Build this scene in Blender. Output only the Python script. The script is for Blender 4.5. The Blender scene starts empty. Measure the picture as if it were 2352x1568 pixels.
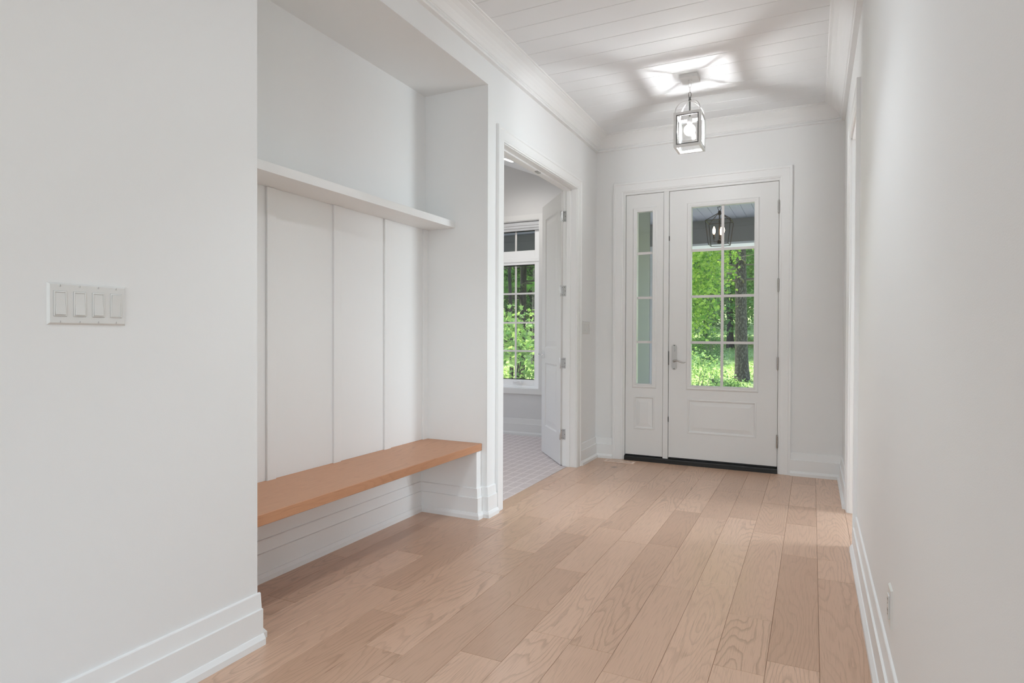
import bpy, bmesh, math, random
import numpy as np
from mathutils import Vector, Matrix

random.seed(7)
S = bpy.context.scene
COL = S.collection
PI = math.pi

# ------------------------------------------------------------------ camera, sky, sun, exposure
cam_d = bpy.data.cameras.new('camera')
cam_d.sensor_width = 36.0
cam_d.lens = 1410.7 * 36 / 2352
cam_d.clip_start = 0.02
cam_d.clip_end = 300
cam = bpy.data.objects.new('camera', cam_d)
COL.objects.link(cam)
_y, _p, _r = [math.radians(v) for v in (26.073, -0.5736, 0.2101)]
_f = Vector((-math.sin(_y) * math.cos(_p), math.cos(_y) * math.cos(_p), math.sin(_p)))
_rt = Vector((math.cos(_y), math.sin(_y), 0))
_up = _rt.cross(_f)
_r2 = _rt * math.cos(_r) + _up * math.sin(_r)
_u2 = -_rt * math.sin(_r) + _up * math.cos(_r)
cam.matrix_world = Matrix(((_r2.x, _u2.x, -_f.x, 0), (_r2.y, _u2.y, -_f.y, 0), (_r2.z, _u2.z, -_f.z, 1.12), (0, 0, 0, 1)))
S.camera = cam

S.view_settings.view_transform = 'Standard'
S.view_settings.look = 'None'
S.view_settings.gamma = 1
S.view_settings.use_curve_mapping = False
S.view_settings.exposure = 0.32

world = bpy.data.worlds.new('sky')
S.world = world
world.use_nodes = True
wn = world.node_tree
wn.nodes.clear()
sky = wn.nodes.new('ShaderNodeTexSky')
sky.sky_type = 'NISHITA'
sky.sun_disc = False
sky.sun_elevation = math.radians(48)
sky.sun_rotation = math.radians(-50)
sky.air_density = 1.2
sky.dust_density = 3.0
bg = wn.nodes.new('ShaderNodeBackground')
bg.inputs[1].default_value = 0.42
wo = wn.nodes.new('ShaderNodeOutputWorld')
wn.links.new(sky.outputs[0], bg.inputs[0])
wn.links.new(bg.outputs[0], wo.inputs[0])

try:
    S.cycles.use_denoising = True
    S.cycles.denoiser = 'OPENIMAGEDENOISE'
    S.cycles.max_bounces = 10
    S.cycles.diffuse_bounces = 6
    S.cycles.transparent_max_bounces = 24
    S.cycles.sample_clamp_indirect = 4.0
except Exception:
    pass


def lamp(name, typ, loc, energy, rot=None, color=(1, 1, 1), **kw):
    d = bpy.data.lights.new(name, typ)
    d.energy = energy
    d.color = color
    for k, v in kw.items():
        setattr(d, k, v)
    o = bpy.data.objects.new(name, d)
    o.location = loc
    if rot:
        o.rotation_euler = rot
    COL.objects.link(o)
    return o


# strengths of the light sources, added fill lamps included
K = dict(sky=.44, sun=7.5, back=76, side=3, near=17, beam=42, great=4, room=84, office=8, spot=5, bulb=1200)
bg.inputs[1].default_value = K['sky']
# sun through the trees; high, from beyond the lawn on the left
lamp('sun', 'SUN', (0, 0, 20), K['sun'], rot=Vector((.30, -.16, -.94)).to_track_quat('-Z', 'Y').to_euler(), color=(1, .95, .86), angle=math.radians(1.5))
FILL_COOL = (.82, .92, 1.0)
# added fill lamps at the unseen great-room windows behind the camera
lamp('fill_light_back', 'AREA', (1.6, -4.95, 1.5), K['back'], rot=(math.radians(90), 0, 0), color=FILL_COOL, shape='RECTANGLE', size=5.4, size_y=2.3)
lamp('fill_light_side', 'AREA', (4.95, -2.2, 1.5), K['side'], rot=(math.radians(90), 0, math.radians(90)), color=FILL_COOL, shape='RECTANGLE', size=3.6, size_y=2.3)
# near downlight read off the shelf shadow; beam and great ones unseen, added fill
DOWNLIGHTS_AND_FILL = [(-0.35, 1.75, 'near'), (-0.72, 2.35, 'beam'), (-0.55, -1.3, 'great'), (2.4, -1.3, 'great'), (2.4, -3.4, 'great'), (-0.55, -3.4, 'great')]
for i, (x, y, e) in enumerate(DOWNLIGHTS_AND_FILL):
    lamp('downlight_and_fill_glow', 'SPOT', (x, y, 2.893), K[e], color=(.86, .94, 1), spot_size=math.radians(104 if e == 'beam' else 165), spot_blend=.6, shadow_soft_size=.045)
# added unseen fill lamp in the side room beyond the right-hand doorway
lamp('fill_light_side_room', 'AREA', (3.0, 4.7, 1.5), K['room'], rot=(math.radians(90), 0, math.radians(90)), color=FILL_COOL, shape='RECTANGLE', size=1.0, size_y=1.9)
# added unseen fill lamp at the office's left wall, then the office downlight
lamp('fill_light_office', 'AREA', (-5.1, 4.7, 1.7), K['office'], rot=(math.radians(90), 0, math.radians(-90)), color=FILL_COOL, shape='RECTANGLE', size=1.8, size_y=1.8)
lamp('office_downlight_glow', 'SPOT', (-2.79, 5.607, 2.87), K['spot'] * 4, color=(1, .98, .95), spot_size=math.radians(176), spot_blend=1, shadow_soft_size=.04)

# ------------------------------------------------------------------ materials
MATS = {}


def newmat(name):
    m = bpy.data.materials.new(name)
    m.use_nodes = True
    nt = m.node_tree
    b = nt.nodes.get('Principled BSDF')
    MATS[name] = m
    return m, nt, b


def plain(name, col, rough=.5, metal=0.0, bump=0.0, bscale=300, spec=None, emit=None, emit_s=0):
    m, nt, b = newmat(name)
    b.inputs['Base Color'].default_value = (*col, 1)
    b.inputs['Roughness'].default_value = rough
    b.inputs['Metallic'].default_value = metal
    if spec is not None:
        b.inputs['Specular IOR Level'].default_value = spec
    if emit:
        b.inputs['Emission Color'].default_value = (*emit, 1)
        b.inputs['Emission Strength'].default_value = emit_s
    n = nt.nodes.new('ShaderNodeTexNoise')
    n.inputs['Scale'].default_value = bscale
    n.inputs['Detail'].default_value = 3
    tc = nt.nodes.new('ShaderNodeTexCoord')
    nt.links.new(tc.outputs['Object'], n.inputs['Vector'])
    if bump:
        bp = nt.nodes.new('ShaderNodeBump')
        bp.inputs['Strength'].default_value = bump
        bp.inputs['Distance'].default_value = .001
        nt.links.new(n.outputs['Fac'], bp.inputs['Height'])
        nt.links.new(bp.outputs[0], b.inputs['Normal'])
    return m


plain('wall_paint', (.86, .865, .86), .7, bump=.25, bscale=420)
plain('trim_paint', (.88, .885, .88), .45, bump=.06, bscale=90)
plain('ceiling_paint', (.86, .875, .885), .65, bump=.05, bscale=60)
plain('door_paint', (.82, .82, .81), .42, bump=.08, bscale=120)
plain('office_paint_dimmed', (.62, .61, .60), .6, bump=.25, bscale=420)  # white walls greyed in colour for the office's weaker light
plain('office_trim_dimmed', (.67, .66, .645), .4, bump=.05)  # white trim toned down likewise, so the office reads dimmer
plain('grille_white', (.74, .71, .70), .45)
plain('vinyl_white', (.9, .9, .9), .35)
plain('plastic_white', (.76, .76, .74), .3)
plain('concrete', (.38, .38, .40), .9, bump=.3, bscale=30)
plain('black_rubber', (.012, .012, .012), .5, bump=.2)
plain('dark_gap', (.03, .03, .03), .8)
plain('nickel', (.50, .49, .47), .32, 1.0, bump=.05)
plain('hinge_steel', (.62, .62, .62), .3, 1.0)
plain('chrome', (.85, .85, .86), .08, 1.0)
plain('screw_dark', (.05, .05, .05), .5)
plain('dark_bronze', (.045, .032, .022), .38, .6, bump=.1)
plain('lantern_white', (.80, .80, .79), .4)
plain('lantern_bead', (.16, .16, .155), .4, .5)
plain('cable_grey', (.25, .25, .25), .5)
plain('siding_grey', (.28, .28, .285), .6, bump=.2, bscale=60)
plain('porch_blue', (.36, .395, .45), .5, bump=.1)
plain('porch_white', (.76, .78, .84), .5)
plain('blind_grey', (.55, .55, .56), .6)
plain('register_wood', (.80, .62, .52), .45)
plain('bulb_glow', (1, 1, 1), .4, emit=(.96, .985, 1), emit_s=K['bulb'])
plain('candle_glow', (1, .8, .5), .4, emit=(1, .72, .42), emit_s=14)
plain('downlight_disc', (1, 1, 1), .4, emit=(1, .98, .95), emit_s=25)


def bark_mat(name, dark, light, sc):
    m, nt, b = newmat(name)
    N, L = nt.nodes, nt.links
    tc = N.new('ShaderNodeTexCoord')
    mp = N.new('ShaderNodeMapping'); mp.inputs['Scale'].default_value = (1, 1, .35)
    L.new(tc.outputs['Object'], mp.inputs['Vector'])
    vo = N.new('ShaderNodeTexVoronoi'); vo.inputs['Scale'].default_value = sc
    no = N.new('ShaderNodeTexNoise'); no.inputs['Scale'].default_value = sc * .8; no.inputs['Detail'].default_value = 6
    L.new(mp.outputs[0], vo.inputs['Vector']); L.new(mp.outputs[0], no.inputs['Vector'])
    mu = N.new('ShaderNodeMath'); mu.operation = 'MULTIPLY_ADD'; mu.inputs[1].default_value = .9
    L.new(vo.outputs['Distance'], mu.inputs[0]); L.new(no.outputs['Fac'], mu.inputs[2])
    cr = N.new('ShaderNodeValToRGB')
    cr.color_ramp.elements[0].position = .45; cr.color_ramp.elements[0].color = (*light, 1)
    cr.color_ramp.elements[1].position = 1.05; cr.color_ramp.elements[1].color = (*dark, 1)
    L.new(mu.outputs[0], cr.inputs[0]); L.new(cr.outputs[0], b.inputs['Base Color'])
    b.inputs['Roughness'].default_value = .95
    bp = N.new('ShaderNodeBump'); bp.inputs['Strength'].default_value = 1; bp.inputs['Distance'].default_value = .03; bp.invert = True
    L.new(mu.outputs[0], bp.inputs['Height']); L.new(bp.outputs[0], b.inputs['Normal'])


bark_mat('bark_pine', (.055, .045, .042), (.25, .22, .205), 34)
bark_mat('bark_dark', (.012, .009, .008), (.05, .038, .03), 14)
plain('branch_bark', (.11, .09, .075), .9)


def wood(name, base, dark, line, lines=1.0, rough=.30, stretch=.055, var=.10, knots=True, axis='Y'):
    """Oak: contour lines of a stretched noise give the cathedral grain; colour varies from board to board."""
    m, nt, b = newmat(name)
    N, L = nt.nodes, nt.links
    tc = N.new('ShaderNodeTexCoord')
    oi = N.new('ShaderNodeObjectInfo')
    off = N.new('ShaderNodeCombineXYZ')
    mul = N.new('ShaderNodeMath'); mul.operation = 'MULTIPLY'; mul.inputs[1].default_value = 57
    L.new(oi.outputs['Random'], mul.inputs[0])
    L.new(mul.outputs[0], off.inputs[2]); L.new(mul.outputs[0], off.inputs[0])
    add = N.new('ShaderNodeVectorMath'); add.operation = 'ADD'
    L.new(tc.outputs['Object'], add.inputs[0]); L.new(off.outputs[0], add.inputs[1])

    def stretched(s, k):
        mp = N.new('ShaderNodeMapping')
        mp.inputs['Scale'].default_value = (s, s * k, s)
        L.new(add.outputs[0], mp.inputs['Vector'])
        return mp

    m1 = stretched(1.0, stretch * 2.6)
    n1 = N.new('ShaderNodeTexNoise'); n1.inputs['Scale'].default_value = 5.5; n1.inputs['Detail'].default_value = 1.6; n1.inputs['Roughness'].default_value = .45
    L.new(m1.outputs[0], n1.inputs['Vector'])
    k = N.new('ShaderNodeMath'); k.operation = 'MULTIPLY'; k.inputs[1].default_value = 26 * lines
    L.new(n1.outputs['Fac'], k.inputs[0])
    # small ragged distortion
    m2 = stretched(1.0, .25)
    n2 = N.new('ShaderNodeTexNoise'); n2.inputs['Scale'].default_value = 60; n2.inputs['Detail'].default_value = 3
    L.new(m2.outputs[0], n2.inputs['Vector'])
    ad = N.new('ShaderNodeMath'); ad.operation = 'MULTIPLY_ADD'; ad.inputs[1].default_value = .55
    L.new(n2.outputs['Fac'], ad.inputs[0]); L.new(k.outputs[0], ad.inputs[2])
    fr = N.new('ShaderNodeMath'); fr.operation = 'FRACT'
    L.new(ad.outputs[0], fr.inputs[0])
    cr = N.new('ShaderNodeValToRGB')
    cr.color_ramp.elements[0].position = 0.0; cr.color_ramp.elements[0].color = (1, 1, 1, 1)
    cr.color_ramp.elements[1].position = .30; cr.color_ramp.elements[1].color = (0, 0, 0, 1)
    e = cr.color_ramp.elements.new(.9); e.color = (0, 0, 0, 1)
    e = cr.color_ramp.elements.new(1.0); e.color = (1, 1, 1, 1)
    L.new(fr.outputs[0], cr.inputs[0])
    # strength of lines varies over the boards
    m3 = stretched(1.0, .3)
    n3 = N.new('ShaderNodeTexNoise'); n3.inputs['Scale'].default_value = 2.2; n3.inputs['Detail'].default_value = 1
    L.new(m3.outputs[0], n3.inputs['Vector'])
    mr = N.new('ShaderNodeMapRange'); mr.inputs[1].default_value = .38; mr.inputs[2].default_value = .68; mr.inputs[3].default_value = .12; mr.inputs[4].default_value = 1
    L.new(n3.outputs['Fac'], mr.inputs[0])
    lw = N.new('ShaderNodeMath'); lw.operation = 'MULTIPLY'
    L.new(cr.outputs[0], lw.inputs[0]); L.new(mr.outputs[0], lw.inputs[1])
    lw2 = N.new('ShaderNodeMath'); lw2.operation = 'MULTIPLY'; lw2.inputs[1].default_value = .55
    L.new(lw.outputs[0], lw2.inputs[0])
    # pores: fine streaks
    m4 = stretched(1.0, .035)
    n4 = N.new('ShaderNodeTexNoise'); n4.inputs['Scale'].default_value = 260; n4.inputs['Detail'].default_value = 2
    L.new(m4.outputs[0], n4.inputs['Vector'])
    r4 = N.new('ShaderNodeMapRange'); r4.inputs[1].default_value = .52; r4.inputs[2].default_value = .75; r4.inputs[3].default_value = 0; r4.inputs[4].default_value = .42
    L.new(n4.outputs['Fac'], r4.inputs[0])
    # board to board
    mixb = N.new('ShaderNodeMix'); mixb.data_type = 'RGBA'
    mixb.inputs['A'].default_value = (*base, 1); mixb.inputs['B'].default_value = (*dark, 1)
    wn_ = N.new('ShaderNodeTexWhiteNoise'); wn_.noise_dimensions = '1D'
    L.new(mul.outputs[0], wn_.inputs['W'])
    pw = N.new('ShaderNodeMath'); pw.operation = 'POWER'; pw.inputs[1].default_value = 1.6
    L.new(wn_.outputs['Value'], pw.inputs[0])
    n5 = N.new('ShaderNodeTexNoise'); n5.inputs['Scale'].default_value = 1.6; n5.inputs['Detail'].default_value = 2
    L.new(m3.outputs[0], n5.inputs['Vector'])
    s5 = N.new('ShaderNodeMath'); s5.operation = 'MULTIPLY_ADD'; s5.inputs[1].default_value = .7; 
    L.new(n5.outputs['Fac'], s5.inputs[0])
    pv = N.new('ShaderNodeMath'); pv.operation = 'MULTIPLY_ADD'; pv.inputs[1].default_value = .75; pv.inputs[2].default_value = -.28
    L.new(pw.outputs[0], pv.inputs[0]); L.new(pv.outputs[0], s5.inputs[2])
    cl = N.new('ShaderNodeClamp'); L.new(s5.outputs[0], cl.inputs[0])
    L.new(cl.outputs[0], mixb.inputs['Factor'])
    mix1 = N.new('ShaderNodeMix'); mix1.data_type = 'RGBA'
    L.new(mixb.outputs['Result'], mix1.inputs['A']); mix1.inputs['B'].default_value = (*line, 1)
    L.new(lw2.outputs[0], mix1.inputs['Factor'])
    mix2 = N.new('ShaderNodeMix'); mix2.data_type = 'RGBA'
    L.new(mix1.outputs['Result'], mix2.inputs['A']); mix2.inputs['B'].default_value = (*line, 1)
    L.new(r4.outputs[0], mix2.inputs['Factor'])
    out = mix2.outputs['Result']
    if knots:
        mk = stretched(1.0, .45)
        vk = N.new('ShaderNodeTexVoronoi'); vk.inputs['Scale'].default_value = 2.3
        L.new(mk.outputs[0], vk.inputs['Vector'])
        rk = N.new('ShaderNodeMapRange'); rk.inputs[1].default_value = .015; rk.inputs[2].default_value = .055; rk.inputs[3].default_value = .75; rk.inputs[4].default_value = 0
        L.new(vk.outputs['Distance'], rk.inputs[0])
        mix3 = N.new('ShaderNodeMix'); mix3.data_type = 'RGBA'
        L.new(out, mix3.inputs['A']); mix3.inputs['B'].default_value = (line[0] * .55, line[1] * .5, line[2] * .5, 1)
        L.new(rk.outputs[0], mix3.inputs['Factor'])
        out = mix3.outputs['Result']
    L.new(out, b.inputs['Base Color'])
    b.inputs['Roughness'].default_value = rough
    bp = N.new('ShaderNodeBump'); bp.inputs['Strength'].default_value = .35; bp.inputs['Distance'].default_value = .0006
    bp.invert = True
    sm = N.new('ShaderNodeMath'); sm.operation = 'ADD'
    L.new(lw.outputs[0], sm.inputs[0]); L.new(r4.outputs[0], sm.inputs[1])
    L.new(sm.outputs[0], bp.inputs['Height'])
    L.new(bp.outputs[0], b.inputs['Normal'])
    return m


wood('oak_floor', (.72, .49, .355), (.52, .33, .225), (.34, .205, .13))
wood('oak_bench', (.62, .33, .19), (.53, .265, .145), (.38, .175, .085), lines=1.2, rough=.42, knots=False)


def carpet_mat():
    m, nt, b = newmat('carpet_grid')
    N, L = nt.nodes, nt.links
    tc = N.new('ShaderNodeTexCoord')
    sp = N.new('ShaderNodeSeparateXYZ')
    L.new(tc.outputs['Object'], sp.inputs[0])
    ln = []
    for ax, per, w in (('X', .078, .10), ('Y', .15, .055)):
        a = N.new('ShaderNodeMath'); a.operation = 'MULTIPLY'; a.inputs[1].default_value = 1 / per
        L.new(sp.outputs[ax], a.inputs[0])
        f = N.new('ShaderNodeMath'); f.operation = 'FRACT'; L.new(a.outputs[0], f.inputs[0])
        pp = N.new('ShaderNodeMath'); pp.operation = 'PINGPONG'; pp.inputs[1].default_value = .5
        L.new(f.outputs[0], pp.inputs[0])
        r = N.new('ShaderNodeMapRange'); r.inputs[1].default_value = w * .45; r.inputs[2].default_value = w; r.inputs[3].default_value = 1; r.inputs[4].default_value = 0
        L.new(pp.outputs[0], r.inputs[0])
        ln.append(r)
    mx = N.new('ShaderNodeMath'); mx.operation = 'MAXIMUM'
    L.new(ln[0].outputs[0], mx.inputs[0]); L.new(ln[1].outputs[0], mx.inputs[1])
    no = N.new('ShaderNodeTexNoise'); no.inputs['Scale'].default_value = 160; no.inputs['Detail'].default_value = 4
    L.new(tc.outputs['Object'], no.inputs['Vector'])
    c1 = N.new('ShaderNodeMix'); c1.data_type = 'RGBA'
    c1.inputs['A'].default_value = (.50, .435, .43, 1); c1.inputs['B'].default_value = (.70, .63, .615, 1)
    L.new(no.outputs['Fac'], c1.inputs['Factor'])
    c2 = N.new('ShaderNodeMix'); c2.data_type = 'RGBA'
    L.new(c1.outputs['Result'], c2.inputs['A']); c2.inputs['B'].default_value = (.74, .675, .66, 1)
    L.new(mx.outputs[0], c2.inputs['Factor'])
    L.new(c2.outputs['Result'], b.inputs['Base Color'])
    b.inputs['Roughness'].default_value = .95
    bp = N.new('ShaderNodeBump'); bp.inputs['Strength'].default_value = .6; bp.inputs['Distance'].default_value = .003
    L.new(no.outputs['Fac'], bp.inputs['Height']); L.new(bp.outputs[0], b.inputs['Normal'])


carpet_mat()


def glass_mat(name, tint=(1, 1, 1), refl=1.0):
    m, nt, b = newmat(name)
    nt.nodes.remove(b)
    N, L = nt.nodes, nt.links
    tr = N.new('ShaderNodeBsdfTransparent'); tr.inputs[0].default_value = (*tint, 1)
    gl = N.new('ShaderNodeBsdfGlossy'); gl.inputs['Roughness'].default_value = .0
    fr = N.new('ShaderNodeFresnel'); fr.inputs[0].default_value = 1.5
    ml = N.new('ShaderNodeMath'); ml.operation = 'MULTIPLY'; ml.inputs[1].default_value = refl
    L.new(fr.outputs[0], ml.inputs[0])
    mx = N.new('ShaderNodeMixShader')
    L.new(ml.outputs[0], mx.inputs[0]); L.new(tr.outputs[0], mx.inputs[1]); L.new(gl.outputs[0], mx.inputs[2])
    L.new(mx.outputs[0], N['Material Output'].inputs[0])


glass_mat('pane_glass', (.97, .98, .98), 1.0)
glass_mat('lantern_glass', (.98, .98, .98), .2)
glass_mat('bulb_glass', (.98, .98, .98), .6)
_nt = MATS['bulb_glass'].node_tree
_em = _nt.nodes.new('ShaderNodeEmission'); _em.inputs[0].default_value = (1, .99, .97, 1); _em.inputs[1].default_value = 5.0
_mx = _nt.nodes.new('ShaderNodeMixShader'); _mx.inputs[0].default_value = .22
_src = _nt.nodes['Material Output'].inputs[0].links[0].from_socket
_nt.links.new(_src, _mx.inputs[1]); _nt.links.new(_em.outputs[0], _mx.inputs[2]); _nt.links.new(_mx.outputs[0], _nt.nodes['Material Output'].inputs[0])


def leaf_mat(name, c1, c2, trans=.45):
    m, nt, b = newmat(name)
    nt.nodes.remove(b)
    N, L = nt.nodes, nt.links
    ge = N.new('ShaderNodeNewGeometry')
    mx = N.new('ShaderNodeMix'); mx.data_type = 'RGBA'
    mx.inputs['A'].default_value = (*c1, 1); mx.inputs['B'].default_value = (*c2, 1)
    L.new(ge.outputs['Random Per Island'], mx.inputs['Factor'])
    di = N.new('ShaderNodeBsdfDiffuse'); tl = N.new('ShaderNodeBsdfTranslucent')
    L.new(mx.outputs['Result'], di.inputs[0])
    ya = N.new('ShaderNodeMix'); ya.data_type = 'RGBA'; ya.blend_type = 'MULTIPLY'; ya.inputs['Factor'].default_value = 1
    ya.inputs['B'].default_value = (1.15, 1.15, .6, 1)
    L.new(mx.outputs['Result'], ya.inputs['A']); L.new(ya.outputs['Result'], tl.inputs[0])
    ms = N.new('ShaderNodeMixShader'); ms.inputs[0].default_value = trans
    L.new(di.outputs[0], ms.inputs[1]); L.new(tl.outputs[0], ms.inputs[2])
    L.new(ms.outputs[0], N['Material Output'].inputs[0])


leaf_mat('leaf_maple', (.10, .26, .03), (.52, .68, .18))
leaf_mat('leaf_mid', (.12, .27, .09), (.38, .54, .24))
leaf_mat('leaf_deep', (.035, .11, .03), (.12, .26, .08))
leaf_mat('leaf_pale', (.24, .42, .20), (.60, .74, .46))
leaf_mat('leaf_shade', (.03, .10, .02), (.14, .30, .05), .5)
leaf_mat('needle_green', (.16, .27, .15), (.40, .52, .34), .25)
leaf_mat('grass_green', (.28, .42, .14), (.56, .68, .34), .3)


def lawn_mat():
    m, nt, b = newmat('lawn')
    N, L = nt.nodes, nt.links
    tc = N.new('ShaderNodeTexCoord')
    n = N.new('ShaderNodeTexNoise'); n.inputs['Scale'].default_value = .8; n.inputs['Detail'].default_value = 8
    L.new(tc.outputs['Object'], n.inputs['Vector'])
    cr = N.new('ShaderNodeValToRGB')
    cr.color_ramp.elements[0].position = .35; cr.color_ramp.elements[0].color = (.22, .35, .10, 1)
    cr.color_ramp.elements[1].position = .68; cr.color_ramp.elements[1].color = (.48, .62, .26, 1)
    L.new(n.outputs['Fac'], cr.inputs[0]); L.new(cr.outputs[0], b.inputs['Base Color'])
    b.inputs['Roughness'].default_value = .9


lawn_mat()

# ------------------------------------------------------------------ mesh helpers


class MB:
    def __init__(self):
        self.v, self.f = [], []

    def add(self, vs, fs):
        n = len(self.v)
        self.v += [tuple(p) for p in vs]
        self.f += [tuple(i + n for i in q) for q in fs]
        return self

    def box(self, x0, x1, y0, y1, z0, z1):
        vs = [(x, y, z) for x in (x0, x1) for y in (y0, y1) for z in (z0, z1)]
        fs = [(0, 1, 3, 2), (4, 6, 7, 5), (0, 4, 5, 1), (2, 3, 7, 6), (0, 2, 6, 4), (1, 5, 7, 3)]
        return self.add(vs, fs)

    def sweep(self, path, prof, N, side=1, closed=False):
        """prof: closed polygon of (offset sideways from the path, offset along N); mitred corners."""
        P = [Vector(p) for p in path]
        N = Vector(N).normalized()
        n, k = len(P), len(prof)
        segs = [(P[(i + 1) % n] - P[i]).normalized() for i in range(n if closed else n - 1)]
        vs = []
        for i in range(n):
            if closed:
                t0, t1 = segs[i - 1], segs[i]
            else:
                t0 = segs[max(i - 1, 0)]; t1 = segs[min(i, n - 2)]
            n0, n1 = N.cross(t0) * side, N.cross(t1) * side
            m = (n0 + n1) / (1 + n0.dot(n1))
            for a, b in prof:
                vs.append(P[i] + m * a + N * b)
        fs = []
        for i in range(n if closed else n - 1):
            j = (i + 1) % n
            for q in range(k):
                r = (q + 1) % k
                fs.append((i * k + q, i * k + r, j * k + r, j * k + q))
        if not closed:
            fs.append(tuple(range(k))[::-1]); fs.append(tuple((n - 1) * k + q for q in range(k)))
        return self.add(vs, fs)

    def tube(self, pts, rad, seg=10, cap=True):
        P = [Vector(p) for p in pts]
        R = rad if isinstance(rad, (list, tuple)) else [rad] * len(P)
        vs, fs = [], []
        ref = None
        for i, p in enumerate(P):
            t = (P[min(i + 1, len(P) - 1)] - P[max(i - 1, 0)]).normalized()
            if ref is None:
                ref = t.orthogonal().normalized()
            ref = (ref - t * ref.dot(t))
            ref = ref.normalized() if ref.length > 1e-6 else t.orthogonal().normalized()
            b = t.cross(ref)
            for s in range(seg):
                a = 2 * PI * s / seg
                vs.append(p + (ref * math.cos(a) + b * math.sin(a)) * R[i])
        for i in range(len(P) - 1):
            for s in range(seg):
                r = (s + 1) % seg
                fs.append((i * seg + s, i * seg + r, (i + 1) * seg + r, (i + 1) * seg + s))
        if cap:
            fs.append(tuple(range(seg))[::-1]); fs.append(tuple((len(P) - 1) * seg + s for s in range(seg)))
        return self.add(vs, fs)

    def lathe(self, cx, cy, prof, seg=24):
        """prof: (r, z) from bottom to top about the vertical through cx, cy."""
        vs, fs = [], []
        for r, z in prof:
            for s in range(seg):
                a = 2 * PI * s / seg
                vs.append((cx + r * math.cos(a), cy + r * math.sin(a), z))
        for i in range(len(prof) - 1):
            for s in range(seg):
                q = (s + 1) % seg
                fs.append((i * seg + s, i * seg + q, (i + 1) * seg + q, (i + 1) * seg + s))
        fs.append(tuple(range(seg))[::-1]); fs.append(tuple((len(prof) - 1) * seg + s for s in range(seg)))
        return self.add(vs, fs)

    def prism(self, poly, depth_axis, d0, d1):
        """poly: 2-D outline in the plane normal to depth_axis ('x': (y,z); 'y': (x,z); 'z': (x,y))."""
        def P(q, d):
            return {'x': (d, q[0], q[1]), 'y': (q[0], d, q[1]), 'z': (q[0], q[1], d)}[depth_axis]
        n = len(poly)
        vs = [P(q, d0) for q in poly] + [P(q, d1) for q in poly]
        fs = [tuple(range(n)), tuple(range(2 * n - 1, n - 1, -1))] + [(i, (i + 1) % n, n + (i + 1) % n, n + i) for i in range(n)]
        return self.add(vs, fs)

    def build(self, name, mat, parent=None, bevel=0, smooth=False, origin=None, xf=None):
        me = bpy.data.meshes.new(name)
        vs = self.v
        if xf is not None:
            vs = [tuple(xf @ Vector(p)) for p in vs]
        if origin is not None:
            o0 = Vector(origin)
            vs = [tuple(Vector(p) - o0) for p in vs]
        me.from_pydata(vs, [], self.f)
        bm = bmesh.new(); bm.from_mesh(me)
        bmesh.ops.recalc_face_normals(bm, faces=bm.faces)
        bm.to_mesh(me); bm.free()
        me.materials.append(MATS[mat])
        if smooth:
            me.polygons.foreach_set('use_smooth', [True] * len(me.polygons))
            try:
                me.set_sharp_from_angle(angle=math.radians(40))
            except Exception:
                pass
        o = bpy.data.objects.new(name, me)
        COL.objects.link(o)
        if origin is not None:
            o.location = origin
        if parent is not None:
            o.parent = parent
            if origin is None:
                o.matrix_parent_inverse = parent_inv(parent)
            else:
                o.matrix_parent_inverse = parent_inv(parent)
        if bevel:
            md = o.modifiers.new('edge', 'BEVEL'); md.width = bevel; md.segments = 2; md.limit_method = 'ANGLE'
            md.harden_normals = False
        return o


def parent_inv(p):
    M = p.matrix_basis.copy()
    q = p
    while q.parent is not None:
        M = q.parent.matrix_basis @ q.matrix_parent_inverse @ M
        q = q.parent
    return M.inverted()


def tag(o, label, cat, group=None, kind=None):
    o['label'] = label
    o['category'] = cat
    if group:
        o['group'] = group
    if kind:
        o['kind'] = kind
    return o


def empty(name, loc, label, cat, group=None, kind=None, rz=0):
    o = bpy.data.objects.new(name, None)
    o.location = loc
    o.rotation_euler = (0, 0, rz)
    o.empty_display_size = .1
    COL.objects.link(o)
    bpy.context.view_layer.update()
    return tag(o, label, cat, group, kind)


def rect(plane, d, a0, a1, z0, z1):
    """closed rectangle path: plane 'y' (x varies) or 'x' (y varies), counter-clockwise seen from the normal used with it"""
    if plane == 'y':
        return [(a0, d, z0), (a1, d, z0), (a1, d, z1), (a0, d, z1)]
    return [(d, a0, z0), (d, a1, z0), (d, a1, z1), (d, a0, z1)]


# key planes (metres; hall runs along +Y, camera stands at x=0, y=0)
XL, XR, YF, ZC = -1.801, .215, 5.445, 2.92
XO = -1.921           # office face of the hall's left wall
NB, N0, N1, NZ = -2.25, 1.588, 3.335, 2.66     # niche back, near end, far end, soffit
YW = 6.229            # office window wall

# ------------------------------------------------------------------ floor
floor = MB().box(-5.4, 5.2, -5.2, 6.5, -.30, -.014).build('floor', 'black_rubber')
tag(floor, 'floor of the hall under pale oak boards, with their laid planks', 'floor', kind='structure')
JOINTS = {0: [4.568, 3.45, 3.17], -1: [4.46, 4.026, 3.448, 2.285], -2: [4.45, 3.77, 2.608, 2.177], -3: [4.0, 3.48, 2.90],
          -4: [3.93, 2.762], -5: [4.316, 4.005, 3.30, 2.09], -6: [4.31, 3.268, 2.12], -7: [3.449, 2.744, 2.292, 1.87],
          -8: [3.604, 3.256, 1.62], -9: [4.6, 2.884, 2.548], -10: [3.458, 2.0], -11: [4.1, 3.141], -12: [2.6], -13: [3.0, 1.9], -14: [2.4]}


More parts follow.
